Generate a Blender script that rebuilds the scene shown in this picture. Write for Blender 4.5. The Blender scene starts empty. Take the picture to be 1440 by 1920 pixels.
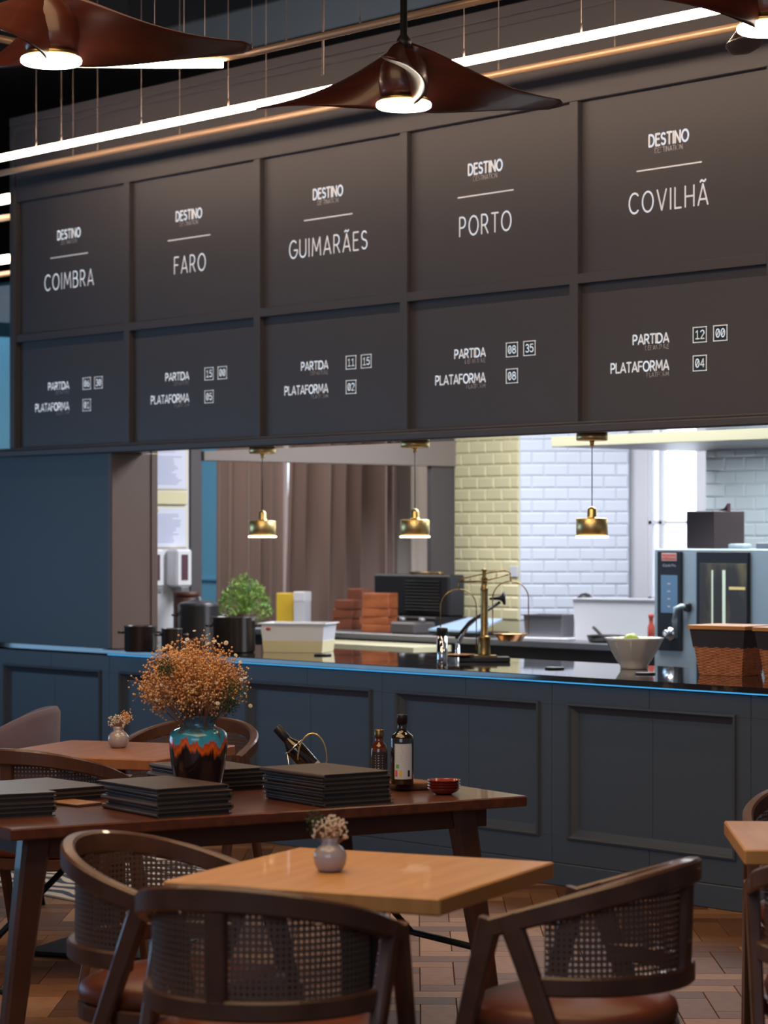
import bpy, math, random
from mathutils import Vector, Matrix
C = bpy.context.scene.collection
S = bpy.context.scene
PI = math.pi
random.seed(7)

# ---------------------------------------------------------------- camera, world, lights, exposure
EYE = 1.55                                   # eye height; camera stands over the world origin
TH = math.atan2(4800, 4132)                  # yaw: the board wall recedes to the left
RX, RY, FX, FY = math.cos(TH), math.sin(TH), -math.sin(TH), math.cos(TH)
cd = bpy.data.cameras.new('camera'); cam = bpy.data.objects.new('camera', cd); C.objects.link(cam)
S.camera = cam
cam.location = (0, 0, EYE); cam.rotation_euler = (PI/2, 0, TH)
cd.sensor_fit = 'VERTICAL'; cd.sensor_height = 36; cd.sensor_width = 27
cd.lens = 90; cd.shift_y = 44/1920; cd.clip_start = .1
cd.dof.use_dof = True; cd.dof.focus_distance = 8.8; cd.dof.aperture_fstop = 4.5

W = bpy.data.worlds.new('world'); S.world = W; W.use_nodes = True
W.node_tree.nodes['Background'].inputs[0].default_value = (.72, .82, 1.0, 1)
W.node_tree.nodes['Background'].inputs[1].default_value = 0.12

def area(name, loc, rot, sx, sy, power, col):
    l = bpy.data.lights.new(name, 'AREA'); l.shape = 'RECTANGLE'; l.size = sx; l.size_y = sy
    l.energy = power; l.color = col
    o = bpy.data.objects.new(name, l); C.objects.link(o); o.location = loc; o.rotation_euler = rot
    return o
def spot(name, loc, power, col, ang=150, rad=.05, blend=.6, rot=(0, 0, 0)):
    l = bpy.data.lights.new(name, 'SPOT'); l.energy = power; l.color = col
    l.spot_size = math.radians(ang); l.spot_blend = blend; l.shadow_soft_size = rad
    o = bpy.data.objects.new(name, l); C.objects.link(o); o.location = loc; o.rotation_euler = rot
    return o
# ceiling panels of the kitchen, window light from the left of the dining room, dining room lamps
area('kitchen_ceiling_lamp', (-9.6, 9.7, 2.95), (0, 0, 0), 3.4, 1.2, 150, (.92, .94, 1))
area('hood_lamp', (-8.9, 10.4, 2.02), (0, 0, 0), 1.8, .25, 20, (.9, .97, 1))
area('curtain_room_lamp', (-13.6, 9.6, 2.9), (0, 0, 0), 1.6, 1.6, 52, (1, .90, .84))
area('side_room_lamp', (-16.5, 9.6, 4.2), (math.radians(-35), 0, 0), 3.0, 1.2, 130, (.6, .85, 1))
area('left_window_light', (-15.5, 3.6, 1.3), (0, math.radians(-90), math.radians(14)), 1.8, 4.5, 70, (.34, .64, 1))
area('dining_lamp_row', (-5.6, 3.4, 4.2), (0, 0, 0), 5.0, 3.0, 150, (1, .66, .36))
area('front_fill_light', (-1.5, -1.0, 3.0), (math.radians(62), 0, math.radians(38)), 4, 2.5, 62, (.66, .78, 1))  # unseen cool fill added from the camera side for board and chairs
S.view_settings.view_transform = 'Standard'; S.view_settings.look = 'None'
S.view_settings.gamma = 1; S.view_settings.use_curve_mapping = False
S.view_settings.exposure = 0.0

def ray(x, y):
    a = (x-720)/4800; b = (1004-y)/4800
    return (RX*a+FX, RY*a+FY, b)
def at(x, y, z):                              # point of the horizontal plane z seen at x, y
    r = ray(x, y); t = (z-EYE)/r[2]; return Vector((r[0]*t, r[1]*t, z))
def on(x, y, Y):                              # point of the wall-parallel plane Y
    r = ray(x, y); t = Y/r[1]; return Vector((r[0]*t, Y, EYE+r[2]*t))
def onx(x, y, X):
    r = ray(x, y); t = X/r[0]; return Vector((X, r[1]*t, EYE+r[2]*t))

# ---------------------------------------------------------------- materials
def mat(name, col, rough=.5, metal=0, spec=.5, noise=None, bump=None, coat=0, emit=None, alpha=None, trans=0, sheen=0):
    m = bpy.data.materials.new(name); m.use_nodes = True
    nt = m.node_tree; n = nt.nodes; L = nt.links; b = n['Principled BSDF']
    b.inputs['Base Color'].default_value = (*col, 1); b.inputs['Roughness'].default_value = rough
    b.inputs['Metallic'].default_value = metal; b.inputs['Specular IOR Level'].default_value = spec
    b.inputs['Coat Weight'].default_value = coat; b.inputs['Transmission Weight'].default_value = trans
    b.inputs['Sheen Weight'].default_value = sheen
    tc = n.new('ShaderNodeTexCoord')
    if noise:                                  # (scale vec, second colour, lo, hi)
        mp = n.new('ShaderNodeMapping'); mp.inputs['Scale'].default_value = noise[0]
        tx = n.new('ShaderNodeTexNoise'); tx.inputs['Scale'].default_value = 1; tx.inputs['Detail'].default_value = 6
        rp = n.new('ShaderNodeValToRGB'); rp.color_ramp.elements[0].position = noise[2]; rp.color_ramp.elements[1].position = noise[3]
        rp.color_ramp.elements[0].color = (*col, 1); rp.color_ramp.elements[1].color = (*noise[1], 1)
        L.new(tc.outputs['Object'], mp.inputs[0]); L.new(mp.outputs[0], tx.inputs['Vector']); L.new(tx.outputs['Fac'], rp.inputs[0])
        L.new(rp.outputs[0], b.inputs['Base Color'])
    if bump:                                   # (scale, strength)
        t2 = n.new('ShaderNodeTexNoise'); t2.inputs['Scale'].default_value = bump[0]; t2.inputs['Detail'].default_value = 4
        bp = n.new('ShaderNodeBump'); bp.inputs['Strength'].default_value = bump[1]; bp.inputs['Distance'].default_value = .004
        L.new(tc.outputs['Object'], t2.inputs['Vector']); L.new(t2.outputs['Fac'], bp.inputs['Height']); L.new(bp.outputs[0], b.inputs['Normal'])
    if emit:
        b.inputs['Emission Color'].default_value = (*emit[0], 1); b.inputs['Emission Strength'].default_value = emit[1]
    return m
M = {}
M['paint'] = mat('slate_paint', (.088, .083, .092), .48, spec=.4, bump=(60, .05))
M['paint_low'] = mat('blue_slate_paint', (.066, .084, .112), .48, spec=.4, bump=(60, .05))
M['ceiling'] = mat('dark_ceiling', (.022, .018, .018), .9, spec=.1)
M['ceiling_g'] = mat('duct_paint', (.028, .028, .030), .7)
M['soffit'] = mat('lacquered_soffit', (.05, .05, .055), .06, spec=1.0, coat=1)
M['column'] = mat('column_paint', (.13, .088, .070), .5, bump=(50, .05))
M['print'] = mat('white_lettering', (.90, .92, .95), .5, emit=((.8, .85, .9), .2))  # slight glow added to the printed letters to lift them
M['print_thin'] = mat('thin_lettering', (.66, .66, .70), .5)
M['digit_box'] = mat('number_tile', (.02, .035, .045), .4)
M['stone'] = mat('black_marble', (.012, .010, .010), .06, spec=.9, noise=((9, 14, 9), (.16, .11, .07), .56, .74), coat=.6)
M['led_blue'] = mat('blue_led', (.1, .5, 1), .4, emit=((.05, .42, .85), .8))
M['led'] = mat('led_tube', (1, 1, 1), .4, emit=((1, .73, .52), 24))
M['lens'] = mat('lamp_lens', (1, 1, 1), .4, emit=((1, .86, .70), 9))
M['wire'] = mat('wire', (.28, .22, .2), .5)
M['tubing'] = mat('champagne_tube', (.62, .40, .25), .38, metal=.35)
M['brass'] = mat('brushed_brass', (.95, .72, .32), .36, metal=1)
M['brass_old'] = mat('aged_brass', (.42, .30, .12), .34, metal=1, noise=((30, 30, 30), (.22, .13, .06), .4, .7))
M['chrome'] = mat('chrome', (.8, .82, .86), .12, metal=1)
M['steel'] = mat('brushed_steel', (.52, .63, .68), .5, metal=.55)
M['steel_dark'] = mat('dull_steel', (.30, .30, .32), .4, metal=.8)
M['black'] = mat('black_plastic', (.014, .013, .015), .4)
M['black_metal'] = mat('black_metal', (.012, .013, .015), .45, metal=.3)
M['oven_glass'] = mat('oven_glass', (.055, .045, .035), .3, spec=.3, noise=((9, 9, 2.5), (.26, .22, .10), .52, .8))
M['screen'] = mat('display', (.03, .05, .08), .2, emit=((.10, .20, .34), .5))
M['red_print'] = mat('red_print', (.75, .12, .08), .5)
M['fan'] = mat('mahogany_fan', (.085, .018, .010), .34, spec=.5, noise=((3, 3, 24), (.045, .012, .009), .35, .7), coat=.2)
M['walnut'] = mat('walnut_wood', (.085, .032, .017), .34, noise=((5, 60, 5), (.05, .018, .011), .3, .7), coat=.25)
M['walnut_x'] = mat('walnut_wood_long', (.15, .045, .020), .30, noise=((30, 2.5, 30), (.075, .024, .014), .3, .7), coat=.3)
M['chairwood'] = mat('chair_wood', (.115, .048, .027), .36, noise=((14, 14, 14), (.07, .027, .016), .3, .75), coat=.25)
M['cane'] = mat('woven_cane', (.12, .065, .043), .6)
M['leather'] = mat('tan_leather', (.19, .05, .022), .38, noise=((12, 12, 12), (.13, .034, .017), .35, .7), bump=(220, .25))
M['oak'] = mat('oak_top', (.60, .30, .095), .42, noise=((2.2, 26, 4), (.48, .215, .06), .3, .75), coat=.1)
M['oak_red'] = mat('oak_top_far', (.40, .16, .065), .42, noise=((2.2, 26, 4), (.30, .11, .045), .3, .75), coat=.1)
M['menu'] = mat('menu_leather', (.064, .046, .038), .45, noise=((8, 8, 8), (.088, .064, .048), .35, .7), bump=(400, .2))
M['paper'] = mat('paper', (.45, .40, .34), .8)
M['paper_w'] = mat('white_paper', (.72, .74, .86), .7)
M['paper_lines'] = mat('printed_lines', (.30, .33, .52), .7)
M['frame_y'] = mat('ivory_frame', (.75, .68, .42), .5)
M['tile_w'] = mat('white_tile', (.72, .76, .86), .12, spec=.6)
M['tile_y'] = mat('warm_lit_tile', (.74, .68, .42), .14, spec=.6)  # warm light falling on this wall is put into the tile colour
M['tile_g'] = mat('grey_tile', (.62, .68, .72), .10, spec=.7)
M['grout'] = mat('grout', (.52, .54, .58), .8)
M['grout_y'] = mat('warm_lit_grout', (.58, .54, .34), .8)  # same warm light carried in the grout colour
M['white_wall'] = mat('white_wall', (.72, .72, .76), .6)
M['blue_wall'] = mat('blue_wall', (.16, .42, .60), .7)
M['hood'] = mat('hood_paint', (.75, .72, .48), .3)
M['hood_u'] = mat('hood_underside', (.10, .08, .08), .4, metal=.4)
M['frame_grey'] = mat('frame_grey', (.085, .075, .078), .45)
M['curtain'] = mat('taupe_curtain', (.27, .19, .165), .85, sheen=.3)
M['sheer'] = mat('sheer_curtain', (.75, .68, .62), .85)
M['glass'] = mat('window_glass', (.9, .95, 1), .03, trans=1)
M['glass_jar'] = mat('jar_glass', (.85, .9, .9), .05, trans=.9)
M['white_plastic'] = mat('white_plastic', (.80, .80, .83), .35)
M['clear_plastic'] = mat('frosted_plastic', (.88, .90, .97), .3, trans=.15)
M['dough'] = mat('cream_filling', (.80, .72, .45), .7)
M['pot'] = mat('dark_enamel', (.030, .024, .024), .28, coat=.4)
M['pot_blue'] = mat('steel_pot', (.12, .12, .13), .3, metal=.6)
M['rust'] = mat('brown_pot', (.085, .028, .018), .5)
M['leaf'] = mat('herb_green', (.13, .30, .05), .6, noise=((14, 14, 14), (.38, .52, .08), .4, .7))
M['leaf_dark'] = mat('dark_sprig', (.022, .06, .022), .7)
M['yellow'] = mat('yellow_pack', (.80, .55, .05), .5)
M['lime'] = mat('lime_skin', (.42, .58, .06), .4)
M['lemon'] = mat('lemon_skin', (.80, .62, .08), .4)
M['porcelain'] = mat('grey_white_glaze', (.52, .50, .50), .22, coat=.5)
M['smallvase'] = mat('pale_lilac_glaze', (.42, .38, .40), .18, coat=.7)
M['terracotta'] = mat('orange_wood_block', (.42, .12, .04), .6, noise=((10, 10, 30), (.26, .065, .022), .35, .7))
M['box_dark'] = mat('dark_wood_block', (.22, .06, .025), .6, noise=((10, 10, 30), (.13, .035, .015), .35, .7))
M['board_red'] = mat('dark_red_glaze', (.26, .035, .025), .2, coat=.6)
M['bread'] = mat('slice_wood', (.34, .16, .065), .6, noise=((20, 20, 20), (.20, .085, .035), .35, .7))
M['bark'] = mat('bark', (.10, .045, .022), .9, bump=(60, .8))
M['bottle_dark'] = mat('dark_bottle_glass', (.018, .012, .006), .06, spec=.8, coat=.6)
M['bottle_amber'] = mat('amber_bottle_glass', (.10, .022, .006), .06, spec=.8, coat=.6)
M['label'] = mat('bottle_label', (.62, .64, .68), .5)
M['label_dark'] = mat('dark_label', (.03, .025, .03), .5)
M['green_print'] = mat('green_print', (.15, .45, .12), .5)
M['dry'] = mat('dried_flowers', (.84, .40, .13), .8, noise=((30, 30, 30), (.95, .66, .34), .35, .7))
M['stem'] = mat('dried_stems', (.42, .20, .10), .8)
M['petal'] = mat('white_petals', (.78, .70, .58), .7)
M['mauve'] = mat('mauve_velvet', (.16, .12, .17), .8, sheen=.2, noise=((6, 6, 6), (.12, .09, .13), .35, .7))
M['basket'] = mat('wicker', (.60, .24, .11), .6, noise=((40, 40, 40), (.42, .15, .065), .35, .7))
M['cloth_dark'] = mat('basket_lining', (.035, .030, .042), .9)
M['wood_rim'] = mat('pine_rim', (.62, .27, .07), .5)
M['copper'] = mat('copper_pan', (.62, .30, .13), .25, metal=1)
M['rug_cream'] = mat('rug_cream', (.55, .47, .38), .95)
M['rug_navy'] = mat('rug_navy', (.035, .05, .075), .95)
M['socket'] = mat('red_socket', (.55, .25, .2), .5)

def plank_mat():
    m = bpy.data.materials.new('oak_parquet'); m.use_nodes = True
    nt = m.node_tree; n = nt.nodes; L = nt.links; b = n['Principled BSDF']
    g = n.new('ShaderNodeNewGeometry'); oi = n.new('ShaderNodeObjectInfo'); ad = n.new('ShaderNodeMath'); ad.operation = 'ADD'
    fr = n.new('ShaderNodeMath'); fr.operation = 'FRACT'
    L.new(g.outputs['Random Per Island'], ad.inputs[0]); L.new(oi.outputs['Random'], ad.inputs[1]); L.new(ad.outputs[0], fr.inputs[0])
    rp = n.new('ShaderNodeValToRGB'); e = rp.color_ramp.elements
    e[0].color = (.13, .055, .026, 1); e[1].color = (.42, .22, .105, 1)
    x = e.new(.5); x.color = (.23, .105, .048, 1)
    L.new(fr.outputs[0], rp.inputs[0])
    tc = n.new('ShaderNodeTexCoord'); tx = n.new('ShaderNodeTexNoise'); tx.inputs['Scale'].default_value = 24; tx.inputs['Detail'].default_value = 5
    mx = n.new('ShaderNodeMix'); mx.data_type = 'RGBA'; mx.blend_type = 'MULTIPLY'; mx.inputs[0].default_value = .5
    L.new(tc.outputs['Object'], tx.inputs['Vector']); L.new(rp.outputs[0], mx.inputs[6]); L.new(tx.outputs['Fac'], mx.inputs[7])
    L.new(mx.outputs[2], b.inputs['Base Color']); b.inputs['Roughness'].default_value = .55; b.inputs['Specular IOR Level'].default_value = .12
    return m
M['plank'] = plank_mat()

def vase_mat():
    m = bpy.data.materials.new('drip_glaze'); m.use_nodes = True
    nt = m.node_tree; n = nt.nodes; L = nt.links; b = n['Principled BSDF']
    tc = n.new('ShaderNodeTexCoord'); sp = n.new('ShaderNodeSeparateXYZ'); L.new(tc.outputs['Object'], sp.inputs[0])
    mp = n.new('ShaderNodeMapping'); mp.inputs['Scale'].default_value = (38, 38, 5)
    tx = n.new('ShaderNodeTexNoise'); tx.inputs['Scale'].default_value = 1; tx.inputs['Detail'].default_value = 3
    L.new(tc.outputs['Object'], mp.inputs[0]); L.new(mp.outputs[0], tx.inputs['Vector'])
    ma = n.new('ShaderNodeMath'); ma.operation = 'MULTIPLY_ADD'; ma.inputs[1].default_value = .11
    L.new(tx.outputs['Fac'], ma.inputs[0]); L.new(sp.outputs['Z'], ma.inputs[2])
    mr = n.new('ShaderNodeMapRange'); mr.inputs['From Min'].default_value = .055; mr.inputs['From Max'].default_value = .305
    L.new(ma.outputs[0], mr.inputs['Value'])
    rp = n.new('ShaderNodeValToRGB'); e = rp.color_ramp.elements
    e[0].position = 0; e[0].color = (.015, .010, .012, 1); e[1].position = 1; e[1].color = (.035, .16, .24, 1)
    for p, c in ((.595, (.018, .011, .012, 1)), (.62, (.34, .06, .012, 1)), (.655, (.90, .16, .015, 1)), (.715, (.60, .06, .01, 1)), (.735, (.05, .44, .66, 1)), (.82, (.05, .36, .52, 1)), (.86, (.11, .15, .14, 1)), (.905, (.13, .16, .15, 1)), (.93, (.04, .27, .40, 1))):
        x = e.new(p); x.color = c
    L.new(mr.outputs[0], rp.inputs[0]); L.new(rp.outputs[0], b.inputs['Base Color'])
    b.inputs['Roughness'].default_value = .16; b.inputs['Coat Weight'].default_value = .7
    return m
M['drip'] = vase_mat()

# ---------------------------------------------------------------- mesh helpers
class MB:
    def __init__(s): s.v = []; s.f = []; s.sm = []
    def add(s, vs, fs, smooth=False, mx=None):
        o = len(s.v)
        for v in vs:
            v = Vector(v); s.v.append(mx @ v if mx else v)
        for f in fs: s.f.append([o+i for i in f]); s.sm.append(smooth)
    def box(s, x0, x1, y0, y1, z0, z1, bev=0, mx=None):
        if x1 < x0: x0, x1 = x1, x0
        if y1 < y0: y0, y1 = y1, y0
        if z1 < z0: z0, z1 = z1, z0
        if bev <= 0:
            s.add([(x0,y0,z0),(x1,y0,z0),(x1,y1,z0),(x0,y1,z0),(x0,y0,z1),(x1,y0,z1),(x1,y1,z1),(x0,y1,z1)],
                  [(3,2,1,0),(4,5,6,7),(0,1,5,4),(1,2,6,5),(2,3,7,6),(3,0,4,7)], mx=mx); return
        b = min(bev, (x1-x0)*.45, (y1-y0)*.45, (z1-z0)*.45); vs = []; ix = {}
        for i, (X, sx) in enumerate(((x0,1),(x1,-1))):
            for j, (Y, sy) in enumerate(((y0,1),(y1,-1))):
                for k, (Z, sz) in enumerate(((z0,1),(z1,-1))):
                    for a in range(3):
                        ix[i,j,k,a] = len(vs)
                        vs.append((X+(0 if a == 0 else sx*b), Y+(0 if a == 1 else sy*b), Z+(0 if a == 2 else sz*b)))
        f = []
        for i in (0,1):
            q = [ix[i,0,0,0],ix[i,1,0,0],ix[i,1,1,0],ix[i,0,1,0]]; f.append(q[::-1] if i == 0 else q)
            q = [ix[0,i,0,1],ix[1,i,0,1],ix[1,i,1,1],ix[0,i,1,1]]; f.append(q if i == 0 else q[::-1])
            q = [ix[0,0,i,2],ix[1,0,i,2],ix[1,1,i,2],ix[0,1,i,2]]; f.append(q[::-1] if i == 0 else q)
        for j in (0,1):
            for k in (0,1):
                f.append([ix[0,j,k,1],ix[1,j,k,1],ix[1,j,k,2],ix[0,j,k,2]])
                f.append([ix[j,0,k,0],ix[j,1,k,0],ix[j,1,k,2],ix[j,0,k,2]])
                f.append([ix[j,k,0,0],ix[j,k,1,0],ix[j,k,1,1],ix[j,k,0,1]])
        for i in (0,1):
            for j in (0,1):
                for k in (0,1): f.append([ix[i,j,k,0],ix[i,j,k,1],ix[i,j,k,2]])
        s.add(vs, f, mx=mx)
    def lathe(s, prof, c=(0,0,0), n=28, smooth=True, mx=None, wob=None, closed=True):
        vs = []; fs = []
        for (r, z) in prof:
            for k in range(n):
                a = 2*PI*k/n; rr = r*(wob(a, z) if wob else 1)
                vs.append((c[0]+rr*math.cos(a), c[1]+rr*math.sin(a), c[2]+z))
        for i in range(len(prof)-1):
            for k in range(n):
                fs.append((i*n+k, i*n+(k+1) % n, (i+1)*n+(k+1) % n, (i+1)*n+k))
        if closed:
            fs.append(list(range(n))[::-1]); m = (len(prof)-1)*n; fs.append(list(range(m, m+n)))
        s.add(vs, fs, smooth, mx)
    def loft(s, rings, smooth=True, caps=True, close=True, mx=None):
        n = len(rings[0]); vs = [p for r in rings for p in r]; fs = []
        for i in range(len(rings)-1):
            for k in range(n if close else n-1):
                fs.append((i*n+k, i*n+(k+1) % n, (i+1)*n+(k+1) % n, (i+1)*n+k))
        if caps: fs.append(list(range(n))[::-1]); m = (len(rings)-1)*n; fs.append(list(range(m, m+n)))
        s.add(vs, fs, smooth, mx)
    def tube(s, pts, r, n=8, smooth=True, caps=True, mx=None):
        pts = [Vector(p) for p in pts]; rings = []
        up = Vector((0,0,1)); t0 = (pts[1]-pts[0]).normalized()
        if abs(t0.dot(up)) > .95: up = Vector((1,0,0))
        for i, p in enumerate(pts):
            t = ((pts[min(i+1, len(pts)-1)]-pts[max(i-1, 0)])).normalized()
            a = t.cross(up)
            if a.length < 1e-5: a = t.orthogonal()
            a.normalize(); b = t.cross(a); up = -b if False else up
            rr = r[i] if isinstance(r, (list, tuple)) else r
            rings.append([p+a*rr*math.cos(2*PI*k/n)+b*rr*math.sin(2*PI*k/n) for k in range(n)])
        s.loft(rings, smooth, caps, mx=mx)
    def bar(s, p, q, w, h, w2=None, h2=None, ref=(1,0,0)):       # rectangular bar, width along ref
        p = Vector(p); q = Vector(q); t = (q-p).normalized(); a = Vector(ref); a = (a-t*a.dot(t)).normalized(); b = t.cross(a)
        w2 = w2 or w; h2 = h2 or h; rings = []
        for P, ww, hh in ((p, w, h), (q, w2, h2)):
            k = .18*min(ww, hh)
            rings.append([P+a*x+b*y for x, y in ((-ww/2+k,-hh/2),(ww/2-k,-hh/2),(ww/2,-hh/2+k),(ww/2,hh/2-k),(ww/2-k,hh/2),(-ww/2+k,hh/2),(-ww/2,hh/2-k),(-ww/2,-hh/2+k))])
        s.loft(rings, False)
    def ball(s, c, r, n=8, m=5, mx=None, sz=1):
        prof = [(max(1e-4, r*math.sin(PI*i/m)), -r*sz*math.cos(PI*i/m)) for i in range(m+1)]
        s.lathe(prof, c, n, True, mx)
    def poly(s, pts, d):                                          # flat polygon extruded by vector d
        n = len(pts); a = [Vector(p) for p in pts]; d = Vector(d)
        s.add(a+[p+d for p in a], [list(range(n))[::-1], list(range(n, 2*n))]+[(i, (i+1) % n, n+(i+1) % n, n+i) for i in range(n)])
    def mesh(s, name):
        me = bpy.data.meshes.new(name); me.from_pydata([tuple(v) for v in s.v], [], s.f)
        me.polygons.foreach_set('use_smooth', s.sm)
        me.update()
        return me
    def build(s, name, m, parent=None, fix=True, **kw):
        me = s.mesh(name)
        if fix:
            import bmesh
            bm = bmesh.new(); bm.from_mesh(me); bmesh.ops.recalc_face_normals(bm, faces=bm.faces); bm.to_mesh(me); bm.free()
        me.materials.append(M[m] if isinstance(m, str) else m)
        o = bpy.data.objects.new(name, me); C.objects.link(o)
        if parent: o.parent = parent
        for k, v in kw.items(): o[k] = v
        return o
def thing(name, label, cat, loc=(0,0,0), rz=0, group=None):
    o = bpy.data.objects.new(name, None); C.objects.link(o); o.empty_display_size = .1
    o.location = loc; o.rotation_euler = (0, 0, rz); o['label'] = label; o['category'] = cat
    if group: o['group'] = group
    return o
def tag(o, label, cat, group=None):
    o['label'] = label; o['category'] = cat
    if group: o['group'] = group
    return o
def struct(o): o['kind'] = 'structure'; return o
def one(mb, name, m, label, cat, loc=None, rz=0, group=None):
    o = mb.build(name, m); tag(o, label, cat, group)
    if loc is not None: o.location = loc; o.rotation_euler = (0, 0, rz)
    return o
def kids(o): return [c for c in bpy.data.objects if c.parent == o]
KID = {}
def dup(root, loc, rz, label, group=None):
    def rec(o, par):
        c = o.copy(); C.objects.link(c); c.parent = par
        if o.name not in KID: KID[o.name] = kids(o)
        for k in KID[o.name]: rec(k, c)
        return c
    r = rec(root, None); r.location = loc; r.rotation_euler = (0, 0, rz); r['label'] = label
    if group: r['group'] = group
    return r

# ---------------------------------------------------------------- stroke lettering
def arc(cx, cy, rx, ry, a0, a1, n=10):
    return [(cx+rx*math.cos(math.radians(a0+(a1-a0)*i/n)), cy+ry*math.sin(math.radians(a0+(a1-a0)*i/n))) for i in range(n+1)]
G = {
 'A': (.62, [[(0,0),(.31,1),(.62,0)], [(.08,.27),(.54,.27)]]),
 'B': (.52, [[(0,0),(0,1),(.24,1)]+arc(.24,.78,.2,.22,90,-90)+[(0,.56)], [(.24,.56)]+arc(.26,.28,.25,.28,90,-90)+[(0,0)]]),
 'C': (.62, [arc(.36,.5,.36,.5,48,312,16)]),
 'D': (.58, [[(0,0),(0,1),(.2,1)]+arc(.2,.5,.37,.5,90,-90,14)+[(0,0)]]),
 'E': (.42, [[(.42,1),(0,1),(0,0),(.42,0)], [(0,.56),(.36,.56)]]),
 'F': (.42, [[(.42,1),(0,1),(0,0)], [(0,.52),(.36,.52)]]),
 'G': (.66, [arc(.36,.5,.36,.5,50,345,16)+[(.70,.45),(.42,.45)]]),
 'H': (.56, [[(0,0),(0,1)], [(.56,0),(.56,1)], [(0,.5),(.56,.5)]]),
 'I': (.02, [[(.01,0),(.01,1)]]),
 'L': (.40, [[(0,1),(0,0),(.40,0)]]),
 'M': (.74, [[(0,0),(.07,1),(.37,.25),(.67,1),(.74,0)]]),
 'N': (.56, [[(0,0),(0,1),(.56,0),(.56,1)]]),
 'O': (.72, [arc(.36,.5,.36,.5,0,360,22)]),
 'P': (.48, [[(0,0),(0,1),(.22,1)]+arc(.22,.72,.24,.28,90,-90)+[(0,.44)]]),
 'R': (.52, [[(0,0),(0,1),(.22,1)]+arc(.22,.72,.24,.28,90,-90)+[(0,.44)], [(.24,.44),(.50,0)]]),
 'S': (.46, [arc(.23,.76,.21,.24,35,270,10)+arc(.23,.27,.23,.25,90,-145,10)]),
 'T': (.50, [[(0,1),(.50,1)], [(.25,1),(.25,0)]]),
 'U': (.54, [[(0,1),(0,.27)]+arc(.27,.27,.27,.27,180,360)+[(.54,1)]]),
 'V': (.60, [[(0,1),(.30,0),(.60,1)]]),
 '0': (.5, [arc(.25,.5,.25,.5,0,360,18), [(.12,.25),(.38,.75)]]),
 '1': (.5, [[(.05,.8),(.27,1),(.27,0)], [(.03,0),(.5,0)]]),
 '2': (.5, [arc(.25,.74,.24,.26,160,-35,10)+[(.02,0),(.5,0)]]),
 '3': (.5, [arc(.24,.76,.22,.24,150,-90,10), arc(.24,.27,.25,.27,90,-150,10)]),
 '4': (.5, [[(.38,0),(.38,1),(0,.28),(.5,.28)]]),
 '5': (.5, [[(.46,1),(.06,1),(.03,.55)]+arc(.24,.32,.26,.32,110,-145,12)]),
 '6': (.5, [arc(.25,.3,.25,.3,0,360,16), [(.02,.38),(.10,.75),(.36,1)]]),
 '8': (.5, [arc(.25,.76,.21,.24,0,360,14), arc(.25,.27,.25,.27,0,360,14)]),
}
G['Ã'] = (.62, G['A'][1]+[[(.14,1.12),(.22,1.2),(.31,1.15),(.40,1.12),(.48,1.2)]])
def text_w(t, gap):
    return sum(G[c][0] for c in t)+gap*(len(t)-1)
def lettering(mb, t, x0, x1, z, h, w, y, gap=.24, accent=False):
    k = (x1-x0)/text_w(t, gap); x = x0
    for ch in t:
        gw, st = G[ch]
        if accent: st = st[2:] if ch == 'Ã' else []
        elif ch == 'Ã': st = st[:2]
        for pl in st:
            p = [(x+a*k, z+b*h) for a, b in pl]
            for i in range(len(p)-1):
                (ax, az), (bx, bz) = p[i], p[i+1]; d = math.hypot(bx-ax, bz-az)
                if d < 1e-7: continue
                nx, nz = -(bz-az)/d*w/2, (bx-ax)/d*w/2
                mb.add([(ax+nx,y,az+nz),(ax-nx,y,az-nz),(bx-nx,y,bz-nz),(bx+nx,y,bz+nz)], [(0,1,2,3)])
            for (a, b) in p:
                mb.add([(a+w/2*math.cos(q*PI/3), y, b+w/2*math.sin(q*PI/3)) for q in range(6)], [tuple(range(6))])
        x += (gw+gap)*k
def font_text(body, name, m, size, parent, loc, rot=(PI/2, 0, 0), align='CENTER'):
    cu = bpy.data.curves.new(name, 'FONT'); cu.body = body; cu.size = size; cu.align_x = align; cu.resolution_u = 2
    tmp = bpy.data.objects.new('tmp', cu); C.objects.link(tmp)
    me = bpy.data.meshes.new_from_object(tmp.evaluated_get(bpy.context.evaluated_depsgraph_get()))
    bpy.data.objects.remove(tmp); me.materials.clear(); me.materials.append(M[m])
    o = bpy.data.objects.new(name, me); C.objects.link(o); o.parent = parent; o.location = loc; o.rotation_euler = rot
    return o

# ================================================================ STRUCTURE
WY = 7.983
# floor: a dark screed under herringbone planks
b = MB(); b.box(-22, 2, -3, 13, -.05, -.012)
floor = struct(b.build('floor', mat('screed', (.05, .028, .018), .8)))
PL, PW = .36, .12
d45 = math.radians(49.3+45)                 # herringbone turned to the wall
def plank_quad(ox, oy, hor):
    g = .0012
    return (ox+g, ox+(PL if hor else PW)-g, oy+g, oy+(PW if hor else PL)-g)
cands = []
ca, sa = math.cos(math.radians(48.6)), math.sin(math.radians(48.6))
for i in range(-140, 140):
    for j in range(-40, 40):
        for hor in (0, 1):
            # herringbone lattice: step (PW, PW) along the zigzag, (PL, -PL) repeats shifted rows
            ox = i*PW+j*PL; oy = i*PW-j*PL
            if hor: q = plank_quad(ox, oy, 1)
            else: q = plank_quad(ox-PW+PW, oy+PW, 0)
            cx, cy = (q[0]+q[1])/2, (q[2]+q[3])/2
            wx, wy = ca*cx-sa*cy-8, sa*cx+ca*cy+5
            D = wx*FX+wy*FY; R = wx*RX+wy*RY
            if D < 1.5 or wy > 8.2 or wx < -15: continue
            px = 720+4800*R/D; py = 1004+4800*EYE/D
            if -260 < px < 1700 and py < 2350: cands.append((D, px, py, q))
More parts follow.
